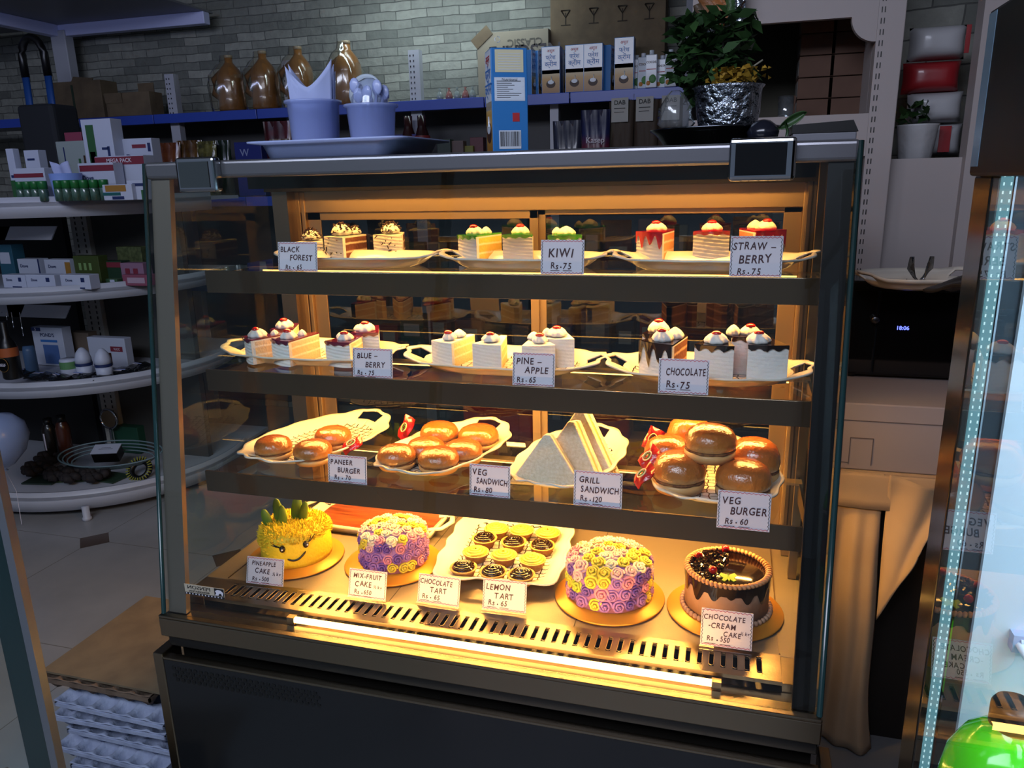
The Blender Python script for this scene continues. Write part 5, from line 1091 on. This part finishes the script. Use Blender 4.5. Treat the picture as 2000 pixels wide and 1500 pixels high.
t = thing('lotion_tube', 'blue-capped tube at the outer side of the tall blue-print box', 'tube', (P(60, 705, Y=1.36).x, 1.36, G3z), 0); MB().lathe([(.024, 0), (.025, .01), (.024, .10), (.02, .12)], mat('sky_blue_tube', '4a6a90', .4), 18).build('tube', t)
bt = P(17, 690, Y=1.15)
t = thing('beard_oil_bottle', 'black bottle with an orange band and round black label, hanging at the outer gondola end', 'bottle', (bt.x, 1.15, bt.z-.10), 0)
MB().lathe([(.03, 0), (.034, .006), (.034, .12), (.026, .145), (.014, .165), (.014, .22), (.012, .225)], black, 22).build('bottle', t); MB().lathe([(.0345, .09), (.0345, .125)], mat('orange_label', 'a8562a', .5), 22, cap=False).build('orange_band', t)
mb = MB().lathe([(.026, 0), (.026, .001)], blackgloss, 22, face(0, -.0345, .06), False); mb.text('BEEF', .016, paper, face(0, -.0362, .06), bold=.02); mb.tube([(.027*math.cos(k*PI/9), -.0345, .06+.027*math.sin(k*PI/9)) for k in range(18)], .0012, gold, 4, True); mb.build('round_label', t)
for k, x in enumerate((4, 12, 22, 38)):
    q = P(x, 610, Y=1.16); MB().tube([(q.x-bt.x, .01, q.z-bt.z+.10), (q.x-bt.x+.003, .005, .26-.03*k)], .0016, chrome, 5).build('hook_wire', t)
foilp = mat('black_foil_sachet', '141519', .22, coat=.5, bump=.5, bscale=50)
for k, (px, py, l) in enumerate(((25, 728, 'outermost'), (62, 735, 'second'), (98, 738, 'third'), (140, 735, 'fourth'), (182, 735, 'fifth'), (222, 728, 'sixth'), (258, 716, 'nearest the case'))):
    b_ = P(px, py, Z=G3z+.02); t = thing('foil_sachet', f'shiny black foil sachet on the front edge of the third gondola tier, {l}', 'sachet', (b_.x, b_.y+.04, G3z+.012), R.uniform(-.6, .6), 'black foil sachets', (R.uniform(.1, .4), 0, R.uniform(-.7, .7)))
    MB().grid(lambda u, v: ((u-.5)*.10, (v-.5)*.075, .008*math.sin(u*PI)*math.sin(v*PI)+.003*math.sin(9*u+4*v)), 10, 8, foilp).build('pouch', t, solid=.004)
    prints(t, [], 'x') if 0 else None
    mb = MB().box((-.025, -.012, .0145), (.01, -.008, .0155), paper).box((-.025, -.004, .0145), (.022, .002, .0155), mat('pale_print', '8f9ac4', .5)); mb.build('printed_lines', t)
# lowest tier
G4z = .094
for k, (px, h, c_, l) in enumerate(((103, .20, '1c1714', 'tall black bottle with white side lettering'), (130, .22, '4a2418', 'tall brown bottle beside the black one'))):
    t = thing('hair_oil_bottle', l+', lowest gondola tier', 'bottle', (P(px, 880, Y=1.52).x, 1.52, G4z), 0); MB().lathe([(.028, 0), (.03, .005), (.03, h*.75), (.024, h*.85), (.016, h*.9), (.016, h), (.014, h+.003)], mat('oil_'+c_, c_, .25, coat=.3), 20).build('bottle', t); MB().lathe([(.018, h*.86), (.019, h+.004)], black, 16).build('cap', t)
    prints(t, [('b', -.004, .004, .06, .14, paper)], 'side_lettering', -.0315) if k == 0 else None
for k, (px, py, r, l) in enumerate(((48, 925, .045, 'outermost'), (75, 905, .05, 'second, behind'), (90, 935, .042, 'third'), (122, 938, .045, 'fourth'), (165, 938, .04, 'fifth, on the green card'))):
    b_ = P(px, py, Z=G4z+.03); t = thing('hair_scrunchie', f'dark frilled hair band, lowest gondola tier, {l} from outside', 'hair band', (b_.x, b_.y+.06, G4z+.022), 0, 'dark hair bands')
    MB().tube([((r+.006*math.sin(9*q))*math.cos(q), (r+.006*math.sin(9*q))*math.sin(q), .012+.006*math.sin(7*q)) for q in [2*PI*i/40 for i in range(40)]], [.016+.004*math.sin(13*i) for i in range(40)], mat('black_plush', '191617', .8, col2='2c2424', scale=60), 8, True).build('ruffle', t)
for k, (px, py, c_, l) in enumerate(((120, 945, '3a4a1c', 'olive green card under the dark hair bands'), (190, 945, '2a4030', 'dark green card at the front'), (60, 950, '24352c', 'deep green card at the outer end'))):
    b_ = P(px, py, Z=G4z); t = MB().box((-.07, -.05, 0), (.07, .05, .006), mat('card_'+c_, c_, .5)).build('backing_card', None, (b_.x, b_.y+.07, G4z), (0, 0, R.uniform(-.4, .4))); tag(t, l+' of the lowest gondola tier', 'card')
b_ = P(205, 885, Z=G4z+.10); t = thing('headphone_pack', 'white tag-shaped box with grey cables looped around it, lowest gondola tier', 'box', (b_.x, b_.y+.02, G4z+.07), 0, None, (.35, 0, .35))
MB().box((-.055, -.03, 0), (.055, .03, .05), black).build('tray', t, bevel=.003); MB().box((-.056, -.031, .05), (.056, .031, .054), dove).build('white_lid', t); MB().box((-.03, -.004, .0538), (.03, -.002, .0544), ink).box((-.02, .004, .0538), (.02, .0055, .0544), ink).build('printed_lines', t)
cab = mat('grey_cable', '6a8088', .4)
for k in range(4): MB().tube([((.10+.012*k+.05*(1 if math.cos(q) > 0 else .6))*math.cos(q)*1.25, (.065+.008*k)*math.sin(q), -.01+.012*k) for q in [2*PI*i/36 for i in range(36)]], .0035, cab, 6, True).build('cable_loop', t)
b_ = P(250, 925, Z=G4z+.03); t = thing('spiral_hair_tie', 'black hair tie with a yellow toothed rim beside the case, lowest gondola tier', 'hair tie', (b_.x+.02, b_.y+.05, G4z+.03), 0, None, (.9, 0, .2))
MB().tube([(.04*math.cos(q), .04*math.sin(q), 0) for q in [2*PI*i/28 for i in range(28)]], .014, black, 8, True).build('ring', t); mb = MB()
for i in range(26): q = 2*PI*i/26; mb.box((.040, -.002, .010), (.058, .002, .014), mat('yellow_teeth', '8a8a2c', .5), Matrix.Rotation(q, 4, 'Z'))
mb.build('toothed_rim', t)
t = thing('green_box', 'dark green box at the back of the lowest gondola tier beside the post', 'box', (P(268, 850, Y=1.75).x, 1.68, G4z), 0); MB().box((-.07, 0, 0), (.07, .06, .13), mat('bottle_green_card', '1f4a38', .5)).build('box', t, bevel=.003)
t = thing('chrome_mirror', 'round chrome hand mirror leaning on the slotted post of the lowest gondola tier', 'mirror', (P(222, 835, Y=1.66).x, 1.64, G4z+.01), 0); MB().tube([(.045*math.cos(q), 0, .17+.045*math.sin(q)) for q in [2*PI*i/28 for i in range(28)]], .006, chrome, 8, True).build('ring', t); MB().lathe([(.042, 0), (.042, .002)], alu, 28, face(0, 0, .17), False).build('glass', t); MB().tube([(0, 0, .12), (0, 0, .0)], .007, chrome, 8).build('handle', t)
bl = P(2, 860, Y=1.05); t = MB().lathe([(.012, -.125), (.006, -.118), (.04, -.10), (.085, -.05), (.105, .01), (.095, .06), (.06, .095), (.001, .11)], mat('pale_blue_balloon', '8a9cc4', .3, coat=.4), 36).build('balloon', None, (bl.x-.01, 1.05, bl.z)); tag(t, 'pale blue balloon beside the lowest gondola tier', 'balloon')
MB().tube([(0, 0, -.125), (.01, .02, -.22), (-.01, .03, -bl.z+.004)], .0012, paper, 4).build('string', t)
# ------------------------------------------------------------------ beside the case: open white bays, oven, boxes, draped table
cream_w = mat('warm_white_board', 'a39a98', .55)
YU = .95
bay = thing('white_display_bay', 'white shelving bay behind the case with slotted upright and curved corner fascia', 'shelving', (0, 0, 0))
xu0, xu1 = P(1690, 300, Y=YU).x, P(1742, 300, Y=YU).x
u = MB().box((xu0, YU, 0), (xu1, YU+.05, 2.3), cream_w).build('slotted_upright', bay, bevel=.002)
mb = MB()
for k in range(70):
    z = .62+.0235*k
    for s in (.006, .0125): mb.box((xu0+s, YU-.0008, z), (xu0+s+.0022, YU+.0005, z+.012), black)
mb.build('slots', u)
zsh = P(1600, 225, Y=YU).z; zsb = P(1600, 290, Y=YU).z; xl = P(1350, 100, Y=.95).x
MB().box((xl, YU, zsb-.02), (xu0, YU+.02, zsh), cream_w).build('front_board', bay); MB().box((xl, YU+.02, zsh-.02), (xu0, YU+.45, zsh-.004), cream_w).build('shelf_board', bay)
zf = P(1600, 38, Y=YU).z; xc = xu0; rc = .055
pts = [(xl, zf+.45), (xl, zf)]+[(xc-rc-.0+rc*0, zf)]+[(xc-rc*math.cos(PI/2*k/8)*1.0, zf-rc*(1-math.cos(PI/2*k/8))-.0) for k in range(1, 9)]
arcp = [(xc-rc+rc*math.sin(PI/2*k/10), zf-rc+rc*math.cos(PI/2*k/10)) for k in range(11)]
arcp = [(xc-rc*math.cos(PI/2*k/10), zf-rc*math.sin(PI/2*k/10)) for k in range(11)]
MB().prism([(xl, zf+.5), (xl, zf)]+arcp+[(xc, zf+.5)], -.02, 0, cream_w, Matrix.Translation((0, YU, 0)) @ RX90 @ Matrix.Diagonal((1, 1, 1, 1))).build('curved_fascia', bay)
MB().box((xl, YU+.44, zsh), (xu0, YU+.45, zf+.5), mat('dark_olive_board', '3f3c2e', .7)).build('back_board', bay); MB().box((xl-.015, YU, zsh-.02), (xl, YU+.45, zf+.5), mat('navy_side_board', '2c3040', .5)).build('side_board', bay); MB().box((xu0, YU+.05, zsh-.02), (xu0+.012, YU+.45, zf+.5), cream_w).build('side_board', bay)  # back board in one dark olive tone
bb = mat('brown_box_card', '5a4032', .8, col2='4a3226', scale=8)
kk = 0
for row in range(5):
    for col in range(2):
        kk += 1; x = P(1590+60*col, 200, Y=1.12).x; t = thing('brown_carton', f'brown carton in the white bay, {("lowest", "second", "third", "fourth", "top")[row]} layer, {("inner", "outer")[col]} column', 'carton', (x+.0, 1.12, zsh+.0+.052*row), 0, 'stacked brown cartons')
        MB().box((-.042, 0, 0), (.042, .10, .050), bb).build('carton', t, bevel=.0015)
        if col == 0: MB().box((-.0428, .01, .006), (-.0421, .09, .044), mat('grey_white_print', '6a6864', .6)).build('end_print', t)
gl = P(1535, 210, Y=1.02); t = MB().lathe([(.018, 0), (.019, .002), (.021, .055), (.0195, .055), (.0175, .003)], glass('cut_glass', (.85, .88, .9), 1.6, .05, 2.5, ('a0a4a8', .08)), 14, cap=False, wob=lambda a, z: 1+.06*math.cos(7*a)).lathe([(.018, 0), (.017, .003)], clear, 14).build('glass_tumbler', None, (gl.x, 1.02, zsh-.003)); tag(t, 'ribbed clear glass tumbler on the white bay shelf beside the brown cartons', 'glass')
# hanging ornaments at the top, over the plant
or_ = P(1420, 20, Y=.90); t = thing('foil_bunting', 'bunch of silver, green and orange packets hanging over the plant', 'packets', tuple(or_), 0)
for k, (px, py, sx, sz, c_, mt) in enumerate(((1392, 10, .05, .07, '8a5a34', 0), (1410, 22, .03, .06, 'a86a3a', 0), (1372, 28, .03, .05, '5a4a38', 0), (1428, 12, .03, .07, '3a5a30', 0), (1445, 20, .025, .09, 'a8b0bc', 1), (1436, 40, .02, .04, 'b0b8c0', 1), (1390, 45, .025, .05, '9aa4a8', 1))):
    q = P(px, py, Y=.90)-or_; MB().grid(lambda u, v: ((u-.5)*sx, .004*math.sin(7*u+3*v), (v-.5)*sz), 8, 8, mat(f'bunting_{k}', c_, .2 if mt else .5, mt, bump=.5, bscale=60)).build('packet', t, q, (0, R.uniform(-.5, .5), 0), solid=.003)
for k in range(3):
    q = P(1455-6*k, 2+10*k, Y=.89)-or_; q2 = P(1412+4*k, 46+4*k, Y=.89)-or_; MB().tube([q, q2], .003, mat('silver_rod', 'aab0c4', .15, 1), 6).build('silver_blade', t)
MB().tube([(0, 0, 0), (.0, 0, .75)], .0015, black, 4).build('hanging_cord', t)
# niche bay
nb = thing('white_niche', 'grey-white wall niche holding white and red packs beside the slotted upright', 'niche', (0, 0, 0))
xn0, xn1 = xu1, P(1893, 200, Y=1.0).x; zn = P(1800, 309, Y=1.0).z; xn2 = P(1985, 200, Y=.85).x
MB().box((xn0, 1.0, .02), (2.1, 1.03, zn), cream_w).build('lower_panel', nb); MB().box((xn0, 1.03, zn-.02), (xn1+.1, 1.34, zn-.003), mat('dark_board', '3a3838', .6)).build('niche_floor', nb)
MB().box((xn1, .97, .02), (xn1+.22, 1.03, 2.3), cream_w).build('side_panel', nb)
uvwall('wall_niche', (xn0-.02, 1.42), (1.95, 1.20), zn-.02, 2.4, .03, stone_mat('big_ledge_stone', .16, .075), (0, 1))
nst = bpy.data.objects['wall_niche']; nst.name = 'stone_back'; nst.parent = nb; del nst['kind']
wp = mat('white_pillow_pack', 'a9a9ac', .45, coat=.3, bump=.2, bscale=14); rp = mat('red_pillow_pack', '8e1c22', .4, coat=.3, bump=.2, bscale=14)
def pack(px0, px1, pyt, pyb, y, m, label, th=.07, stripe=None, tilt=0):
    a = P(px0, pyb, Y=y); b = P(px1, pyt, Y=y); wd, h = b.x-a.x, b.z-a.z; t = thing('pillow_pack', label, 'pack', ((a.x+b.x)/2, y, a.z), 0, 'plump packs in the niche')
    def f(s): return lambda u, v: ((u-.5)*wd*(1-.04*math.sin(v*PI)), s*th/2*(max(0, 1-(2*u-1)**4)*max(0, 1-(2*v-1)**4))**.5, v*h)
    MB().grid(f(-1), 14, 12, m).grid(lambda u, v: f(1)(1-u, v), 14, 12, m).build('pack', t)
    if stripe: MB().box((wd*stripe[0], -th/2-.002, h*.1), (wd*stripe[1], -th/2+.002, h*.9), rp).build('stripe', t)
    return t
yb_ = 1.14
zz = pack(1762, 1880, 240, 306, yb_+.02, wp, 'white pack with a red stripe at the bottom of the niche, behind the white pot', .08, (.05, .25))
pack(1758, 1878, 118, 185, yb_, rp, 'red pack on top of the white one in the niche', .09); pack(1766, 1882, 178, 242, yb_, wp, 'white pack below the red one in the niche', .09); pack(1770, 1890, 48, 122, yb_, wp, 'topmost white pack in the niche against the stone', .10, (.40, .48))
pp = P(1787, 306, Y=1.07); t = thing('potted_plant', 'round-leaved plant in a white pot on the niche floor', 'potted plant', (pp.x, 1.075, zn-.002), 0)
zp = P(1787, 242, Y=1.07).z-zn
MB().lathe([(.034, 0), (.038, .003), (.047, zp-.004), (.049, zp), (.045, zp), (.042, zp-.012), (.001, zp-.014)], mat('white_wrapped_pot', 'b0b0b2', .5, bump=.3, bscale=30), 30, wob=lambda a, z: 1+.02*math.sin(8*a)).build('pot', t)
mb = MB()
for k in range(26):
    T = Matrix.Translation((R.uniform(-.04, .015), R.uniform(-.02, .02), zp+R.uniform(-.005, .05))) @ Euler((R.uniform(-1, 1), R.uniform(-1, 1), R.uniform(0, 6))).to_matrix().to_4x4(); mb.add([(0, -.016, 0), (.011, 0, .003), (0, .016, 0), (-.011, 0, .003)], [(0, 1, 2, 3)], leaf, True, T)
mb.build('foliage', t)
# oven on a carton on a draped table
yo = .60; A = P(1645, 728, Y=yo+.0)
zbx_t = P(1645, 786, Y=yo).z; zbx_b = P(1645, 915, Y=yo).z; xb0 = 1.240; xb1 = 1.66
tb = thing('draped_table', 'table under a beige cloth reaching the floor, beside the case', 'table', (0, 0, 0))
MB().box((xb0+.02, yo+.03, .0), (xb1+.2, .92, zbx_b-.007), mat('table_recess_dark', '1c1612', .6)).build('table_body', tb)  # solid block; the dark of the recess under the table put into its colour
cloth = mat('beige_cloth', 'c0a586', .85, col2='b49a7c', scale=6, bump=.06, bscale=400, sheen=.1)
xr_ = P(1722, 1000, Y=.57).x; yc_ = yo-.012
def clf(u, v):
    q = min(1, v*5); x = xb0-.012+(xr_-xb0+.012)*u
    fd = .016*math.sin(u*9+.6)+.008*math.sin(u*21+2*v)
    return (x+(.03*v*v)*u+.006*math.sin(9*v+4*u)*v, yc_-q*(.012+fd*(.4+.6*v))-.015*v, zbx_b-.002-(zbx_b-.012)*v)
MB().grid(clf, 60, 30, cloth).build('cloth_drop', tb, solid=.003)
MB().box((xb0-.012, yc_, zbx_b-.006), (xb0+.60, .93, zbx_b-.001), cloth).build('cloth_top', tb)
f1, f2, f3, f4 = (P(1738, 928, Y=.57), P(1862, 962, Y=.56), P(1711, 1208, Y=.545), P(1822, 1036, Y=.53))
def fold(u, v):
    a = f1.lerp(f2, u); b = f3.lerp(f4, u**.8); p = a.lerp(b, v); return (p.x+.01*math.sin(v*4)*u, p.y-.018*math.sin(PI*u)*(.3+v)+.006*math.sin(9*u+5*v), p.z)
MB().grid(fold, 20, 20, cloth).build('cloth_corner', tb, solid=.003)
def over(u, v):
    a = Vector((xb0-.012+(xb0+.56-xb0)*u, yc_+.001, zbx_b-.001)); return (a.x, a.y-.010-.012*v, a.z-.055*v*v-.02*v*(.5+.5*math.sin(7*u)))
MB().grid(over, 30, 6, cloth).build('cloth_edge', tb, solid=.003)
wb = mat('grey_white_carton', 'a39a9c', .7)
bx_ = thing('white_carton', 'large plain grey-white carton with a tucked flap, between the oven and the draped table', 'carton', (0, 0, 0))
MB().box((xb0, yo, zbx_b), (xb1, .90, zbx_t), wb).build('carton', bx_, bevel=.003)
seam = mat('carton_seam', '6a6264', .8); zq = zbx_t-zbx_b; mb = MB()
mb.box((xb0, yo-.0015, zbx_t-.26*zq), (xb1, yo+.0, zbx_t-.25*zq), seam)
for xx in (1.30, 1.345): mb.box((xx, yo-.0015, zbx_b+.08*zq), (xx+.0015, yo, zbx_b+.48*zq), seam)
mb.box((1.30, yo-.0015, zbx_b+.48*zq), (1.3465, yo, zbx_b+.49*zq), seam); mb.box((xb0+.02, yo-.0015, zbx_b+.10*zq), (1.30, yo, zbx_b+.108*zq), seam)
mb.build('flap_seams', bx_)
yf_ = P(1700, 738, Z=zbx_t+.001).y
zm0 = zbx_t+.001; zm1 = P(1665, 548, Y=yf_).z
ov = thing('microwave_oven', 'black microwave oven with a small blue clock, on the grey-white carton', 'microwave', (0, 0, 0))
xm0 = P(1655, 640, Y=yf_).x; MB().box((xm0, yf_, zm0+.006), (xm0+.46, .94, zm1), mat('black_oven_shell', '17181a', .25)).build('oven_body', ov, bevel=.006, seg=3)
xd0 = P(1712, 640, Y=yf_).x
dr2 = MB().box((xd0, yf_-.012, zm0+.014), (xm0+.44, yf_-.001, zm1-.02), blackgloss).build('control_panel', ov, bevel=.002)
MB().box((xm0+.005, yf_-.012, zm0+.014), (xd0-.004, yf_-.001, zm1-.02), mat('oven_door_glass', '101112', .06)).build('door', ov, bevel=.002)
dc = P(1763, 641, Y=yf_-.013)
MB().text('18:06', .0125, emis('blue_clock', (.12, .16, 1), 3), face(dc.x, yf_-.0135, dc.z), bold=.02).build('clock', dr2)
kq = P(1709, 624, Y=yf_-.02); MB().lathe([(.010, 0), (.009, .014), (.006, .016)], mat('grey_knob', '5a5a5e', .3, 1), 18, face(kq.x, yf_-.012, kq.z), True).build('knob', dr2)
for x, y in ((.02, .02), (.44, .02), (.02, .40), (.44, .40)): MB().lathe([(.012, 0), (.012, .008)], black, 12).build('foot', ov, (xm0+x, yf_+y, zm0))
pcn = P(1795, 555, Z=zm1+.012); make_tray('empty scalloped white platter lying on the microwave', (pcn.x+.0, pcn.y+.05, zm1+.001), .235, .21, rad(20), 2.3, 12, .028)
tgm = mat('steel_tongs', '8f949c', .15, 1)
tn = thing('serving_tongs', 'steel serving tongs standing open on the empty platter', 'tongs', (pcn.x+.005, pcn.y+.03, zm1+.009), rad(15))
for s in (-1, 1): MB().tube([(0, 0, .004), (s*.010, .0, .014), (s*.020, .0, .034), (s*.021, -.003, .058)], [.004, .006, .008, .005], tgm, 10, flat=.45).build('tong_arm', tn)
MB().box((-.006, -.03, 0), (.006, .004, .006), tgm).build('spring', tn)
cl_ = P(1870, 560, Z=zm1+.03); t = MB().grid(lambda u, v: ((u-.5)*.12, (v-.5)*.10, .02+.018*math.sin(u*PI)*math.sin(v*PI)+.004*math.sin(9*u+6*v)-.02*v), 14, 12, mat('black_cloth', '141416', .6, coat=.2)).build('black_cloth', None, (cl_.x+.02, cl_.y-.01, zm1+.022), (0, 0, .5), solid=.006); tag(t, 'crumpled black cloth on the microwave beside the empty platter', 'cloth')

# ------------------------------------------------------------------ upright drinks fridge beside the photographer
XF = 1.241; YF0, YF1 = -.985, -.324; ZF = 1.435
fr_ = thing('drinks_fridge', 'black upright glass-door drinks fridge lit blue-white inside, beside the cake case', 'fridge', (0, 0, 0))
liner = mat('white_fridge_liner', 'c6d6e2', .35)
mb = MB(); mb.box((XF+.062, YF1-.005, .1), (1.86, YF1+.02, ZF), black); mb.box((XF+.045, YF0-.02, .1), (1.86, YF0, ZF), black); mb.box((1.84, YF0, .1), (1.86, YF1, ZF), black); mb.box((XF+.045, YF0-.02, 0), (1.86, YF1+.02, .1), black); mb.box((XF+.045, YF0-.02, 1.36), (1.86, YF1+.02, ZF), black)
mb.build('cabinet', fr_, bevel=.003)
hd = MB().box((XF-.007, YF0-.02, 1.302), (XF+.06, YF1+.012, ZF), mat('matt_black_header', '0c0c0d', .5, spec=.2)).build('header', fr_, bevel=.003)
MB().box((XF-.0075, YF1-.012, 1.31), (XF-.0065, YF1+.008, ZF-.003), mat('header_lit_tone', '5a7080', .3)).build('header_lit_side', hd)  # light on the header's side face painted as a thin blue-grey sheet
mb = MB(); mb.box((1.281, YF1-.018, .1), (1.84, YF1-.006, 1.36), liner); mb.box((1.834, YF0, .1), (1.84, YF1-.012, 1.36), liner); mb.box((1.30, YF0, .1), (1.84, YF0+.006, 1.36), liner); mb.box((1.30, YF0, .1), (1.84, YF1-.01, .106), liner); mb.box((1.30, YF0, 1.354), (1.84, YF1-.01, 1.36), liner)
mb.build('liner', fr_)
jm = mat('grey_jamb', '3a4248', .25, .6)
MB().box((XF+.008, YF1-.012, .1), (XF+.064, YF1-.004, 1.36), jm).build('jamb', fr_); MB().box((XF+.0225, YF1-.0135, .1), (XF+.024, YF1-.012, 1.36), chrome).build('jamb_trim', fr_)
ls = MB().box((XF+.012, YF1-.016, .12), (XF+.0205, YF1-.0122, 1.35), emis('cool_led_tape', (.16, .42, .52), .75)).build('led_strip', fr_)
mb = MB()
for k in range(150):
    for s in (.0015, .007): mb.box((XF+.012+s-.0005, YF1-.0168, .30+.007*k), (XF+.012+s+.0005, YF1-.016, .3026+.007*k), emis('led_dots', (.6, .9, 1), 1.2))
mb.build('led_dots', ls)
dr3 = MB().box((XF, YF1-.03, .1), (XF+.0075, YF1+.02, 1.302), mat('black_door_frame', '15130f', .18)).box((XF, YF0, .1), (XF+.0225, YF0+.05, 1.302), mat('black_door_frame', '15130f', .18)).box((XF, YF0+.05, .1), (XF+.0225, YF1-.03, .15), black).build('door', fr_, bevel=.002)
MB().box((XF+.001, YF0+.05, .15), (XF+.006, YF1-.03, 1.302), clear).build('door_glass', dr3)
tq = P(1965, 1240, Y=YF1-.013)
tr = MB().box((tq.x-.006, YF1-.016, .15), (tq.x+.010, YF1-.012, 1.33), mat('white_track', 'b4c6d4', .4)).build('shelf_track', fr_)
mb = MB()
for k in range(60): mb.box((tq.x-.001, YF1-.0166, .40+.0145*k), (tq.x+.005, YF1-.0158, .4035+.0145*k), black)
mb.build('track_slots', tr)
wq = P(1960, 1235, Y=-.34)
ws = MB()
for k in range(7): ws.tube([(1.318, YF1-.03-.085*k, wq.z), (1.80, YF1-.03-.085*k, wq.z)], .003, liner, 6)
for x in (1.318, 1.80): ws.tube([(x, YF1-.018, wq.z-.004), (x, YF0+.03, wq.z-.004)], .004, liner, 6)
ws = ws.build('wire_shelf', fr_)
MB().box((1.312, YF1-.030, wq.z-.012), (1.33, YF1-.0165, wq.z+.006), mat('blue_white_clip', '9ab0d0', .4)).build('clip', ws)
area('fridge_led_light', (1.6, -.63, 1.34), (1.6, -.63, .3), .4, .5, 6, (.72, .88, 1))
# green bottle
br_ = .050; bq = P(1972, 1385, Y=-.43)
bo = thing('green_bottle', 'bright green drink bottle with a black cap inside the lit fridge', 'bottle', (bq.x+.004, -.43, bq.z-.285), 0)
gm, nt_, b_ = new('lime_drink'); b_.inputs['Base Color'].default_value = (.10, .85, .01, 1); b_.inputs['Roughness'].default_value = .12; b_.inputs['Coat Weight'].default_value = .5; b_.inputs['Subsurface Weight'].default_value = .3; b_.inputs['Subsurface Radius'].default_value = (.02, .05, .01)
MB().lathe([(br_*.9, 0), (br_, .006), (br_, .19), (br_*1.0, .205), (br_*.93, .228), (br_*.72, .250), (br_*.46, .263), (.016, .268), (.015, .272)], gm, 40).build('bottle_body', bo)
MB().lathe([(.0165, .268), (.0185, .270), (.0185, .288), (.016, .292), (.001, .292)], black, 30, wob=lambda a, z: 1+.015*math.cos(24*a)).build('cap', bo)
MB().lathe([(br_+.0006, .08), (br_+.0006, .20)], mat('bottle_label', '23342a', .4), 40, cap=False).lathe([(br_+.0010, .188), (br_+.0010, .196)], paper, 40, cap=False).lathe([(br_+.0010, .09), (br_+.0010, .15)], mat('bottle_label_red', '7a2a20', .4), 40, cap=False).build('label', bo)
mb = MB()
for k, c_ in enumerate('BUT'):
    a_ = -2.3+.26*k; mb.text(c_, .02, paper, Matrix.Rotation(a_+PI/2, 4, 'Z') @ Matrix.Translation((0, -br_-.0016, .172)) @ RX90, bold=.02)
mb.build('label_lettering', bo)
sb_ = MB().box((1.305, YF0+.02, bo.location.z-.010), (1.82, YF1-.014, bo.location.z-.0005), glass('fridge_shelf_glass', (.9, .95, .96))).build('glass_shelf', fr_)

# ------------------------------------------------------------------ lower corner: egg trays and cardboard beside the case; glass door edge
pulpb = mat('brown_egg_pulp', '6a5648', .9, col2='5a483c', scale=40, bump=.2, bscale=120); pulpw = mat('white_egg_pulp', '9a9fb8', .9, col2='8a90aa', scale=40, bump=.2, bscale=120)
ex0, ey0, es = -.345, -.005, .285
E0 = None
def egg_tray(z, m, label, dx=0, rz=0, dy=0):
    t = thing('egg_tray', label, 'egg tray', (ex0+es/2+dx, ey0+es/2+dy, z), rz, 'stacked egg trays')
    N = 48
    def fn(u, v):
        x = (u-.5)*es; y = (v-.5)*es; c_ = math.cos(2*PI*u*6)*math.cos(2*PI*v*6); p_ = .5-.5*math.cos(2*PI*u*6); q_ = .5-.5*math.cos(2*PI*v*6)
        return (x, y, .016+.024*(1-p_*q_)**3-.014*p_*q_)
    MB().grid(fn, N, N, m).build('pulp', t, solid=.002)
    mb = MB(); h = es/2
    for x0_, x1_, y0_, y1_ in ((-h, h, -h, -h+.004), (-h, h, h-.004, h), (-h, -h+.004, -h, h), (h-.004, h, -h, h)): mb.box((x0_, y0_, .026), (x1_, y1_, .034), m)
    mb.build('rim', t); return t
nm_ = ('lowest', 'second', 'third', 'fourth', 'fifth', 'sixth', 'seventh')
for k in range(6): egg_tray(.012+.040*k, pulpw, f'white pulp egg tray beside the case, {nm_[k]} of the white ones in the stack', .022*(k % 2)+.012, .03*math.sin(k*2), -.008*(k % 3))
egg_tray(.255, pulpb, 'brown pulp egg tray on top of the white ones beside the case', -.012, 0)
t = MB().box((-.160, -.150, 0), (.160, .165, .005), kraft).build('cardboard_sheet', None, (ex0+es/2, ey0+es/2+.02, .2945)); tag(t, 'flat brown cardboard sheet covering the stack of egg trays', 'cardboard')
fl = thing('cardboard_flap_box', 'open cardboard box with a raised flap in front of the egg trays', 'box', (-.235, -.120, 0), rad(-12))
MB().box((-.18, .0, 0), (.18, .006, .10), kraft).build('side', fl); MB().box((-.18, -.22, 0), (.18, 0, .006), kraft).build('bottom', fl); MB().box((-.17, -.07, 0), (.17, 0, .005), kraft).build('flap', fl, (0, 0, .10), (rad(-20), rad(4), 0))
MB().tube([(-.04, .02, .10), (-.01, .015, .135), (.03, .02, .118), (.06, .02, .14)], .0016, black, 5).build('loose_string', fl)
# edge of the open glass door
gd = thing('glass_door', 'open glass door, only its upright green edge and pale strip in view beside the egg trays', 'door', (0, 0, 0), 0)
de = P(17, 1050, Y=-.55); dgm = mat('dark_green_glass_edge', '12282a', .1, coat=.5)
MB().box((-1.0, -.006, .02), (-.016, .006, 1.9), glass('door_pane', (.90, .95, .94), 1.5)).build('pane', gd)
MB().box((-.016, -.008, .02), (.006, .008, 1.9), dgm).build('edge', gd); MB().box((.006, -.009, .02), (.013, .009, 1.9), mat('grey_edge_strip', '5a5f66', .4, .3)).build('strip', gd)
gd.location = (de.x-.012, -.55, 0); gd.rotation_euler = (0, 0, rad(28))
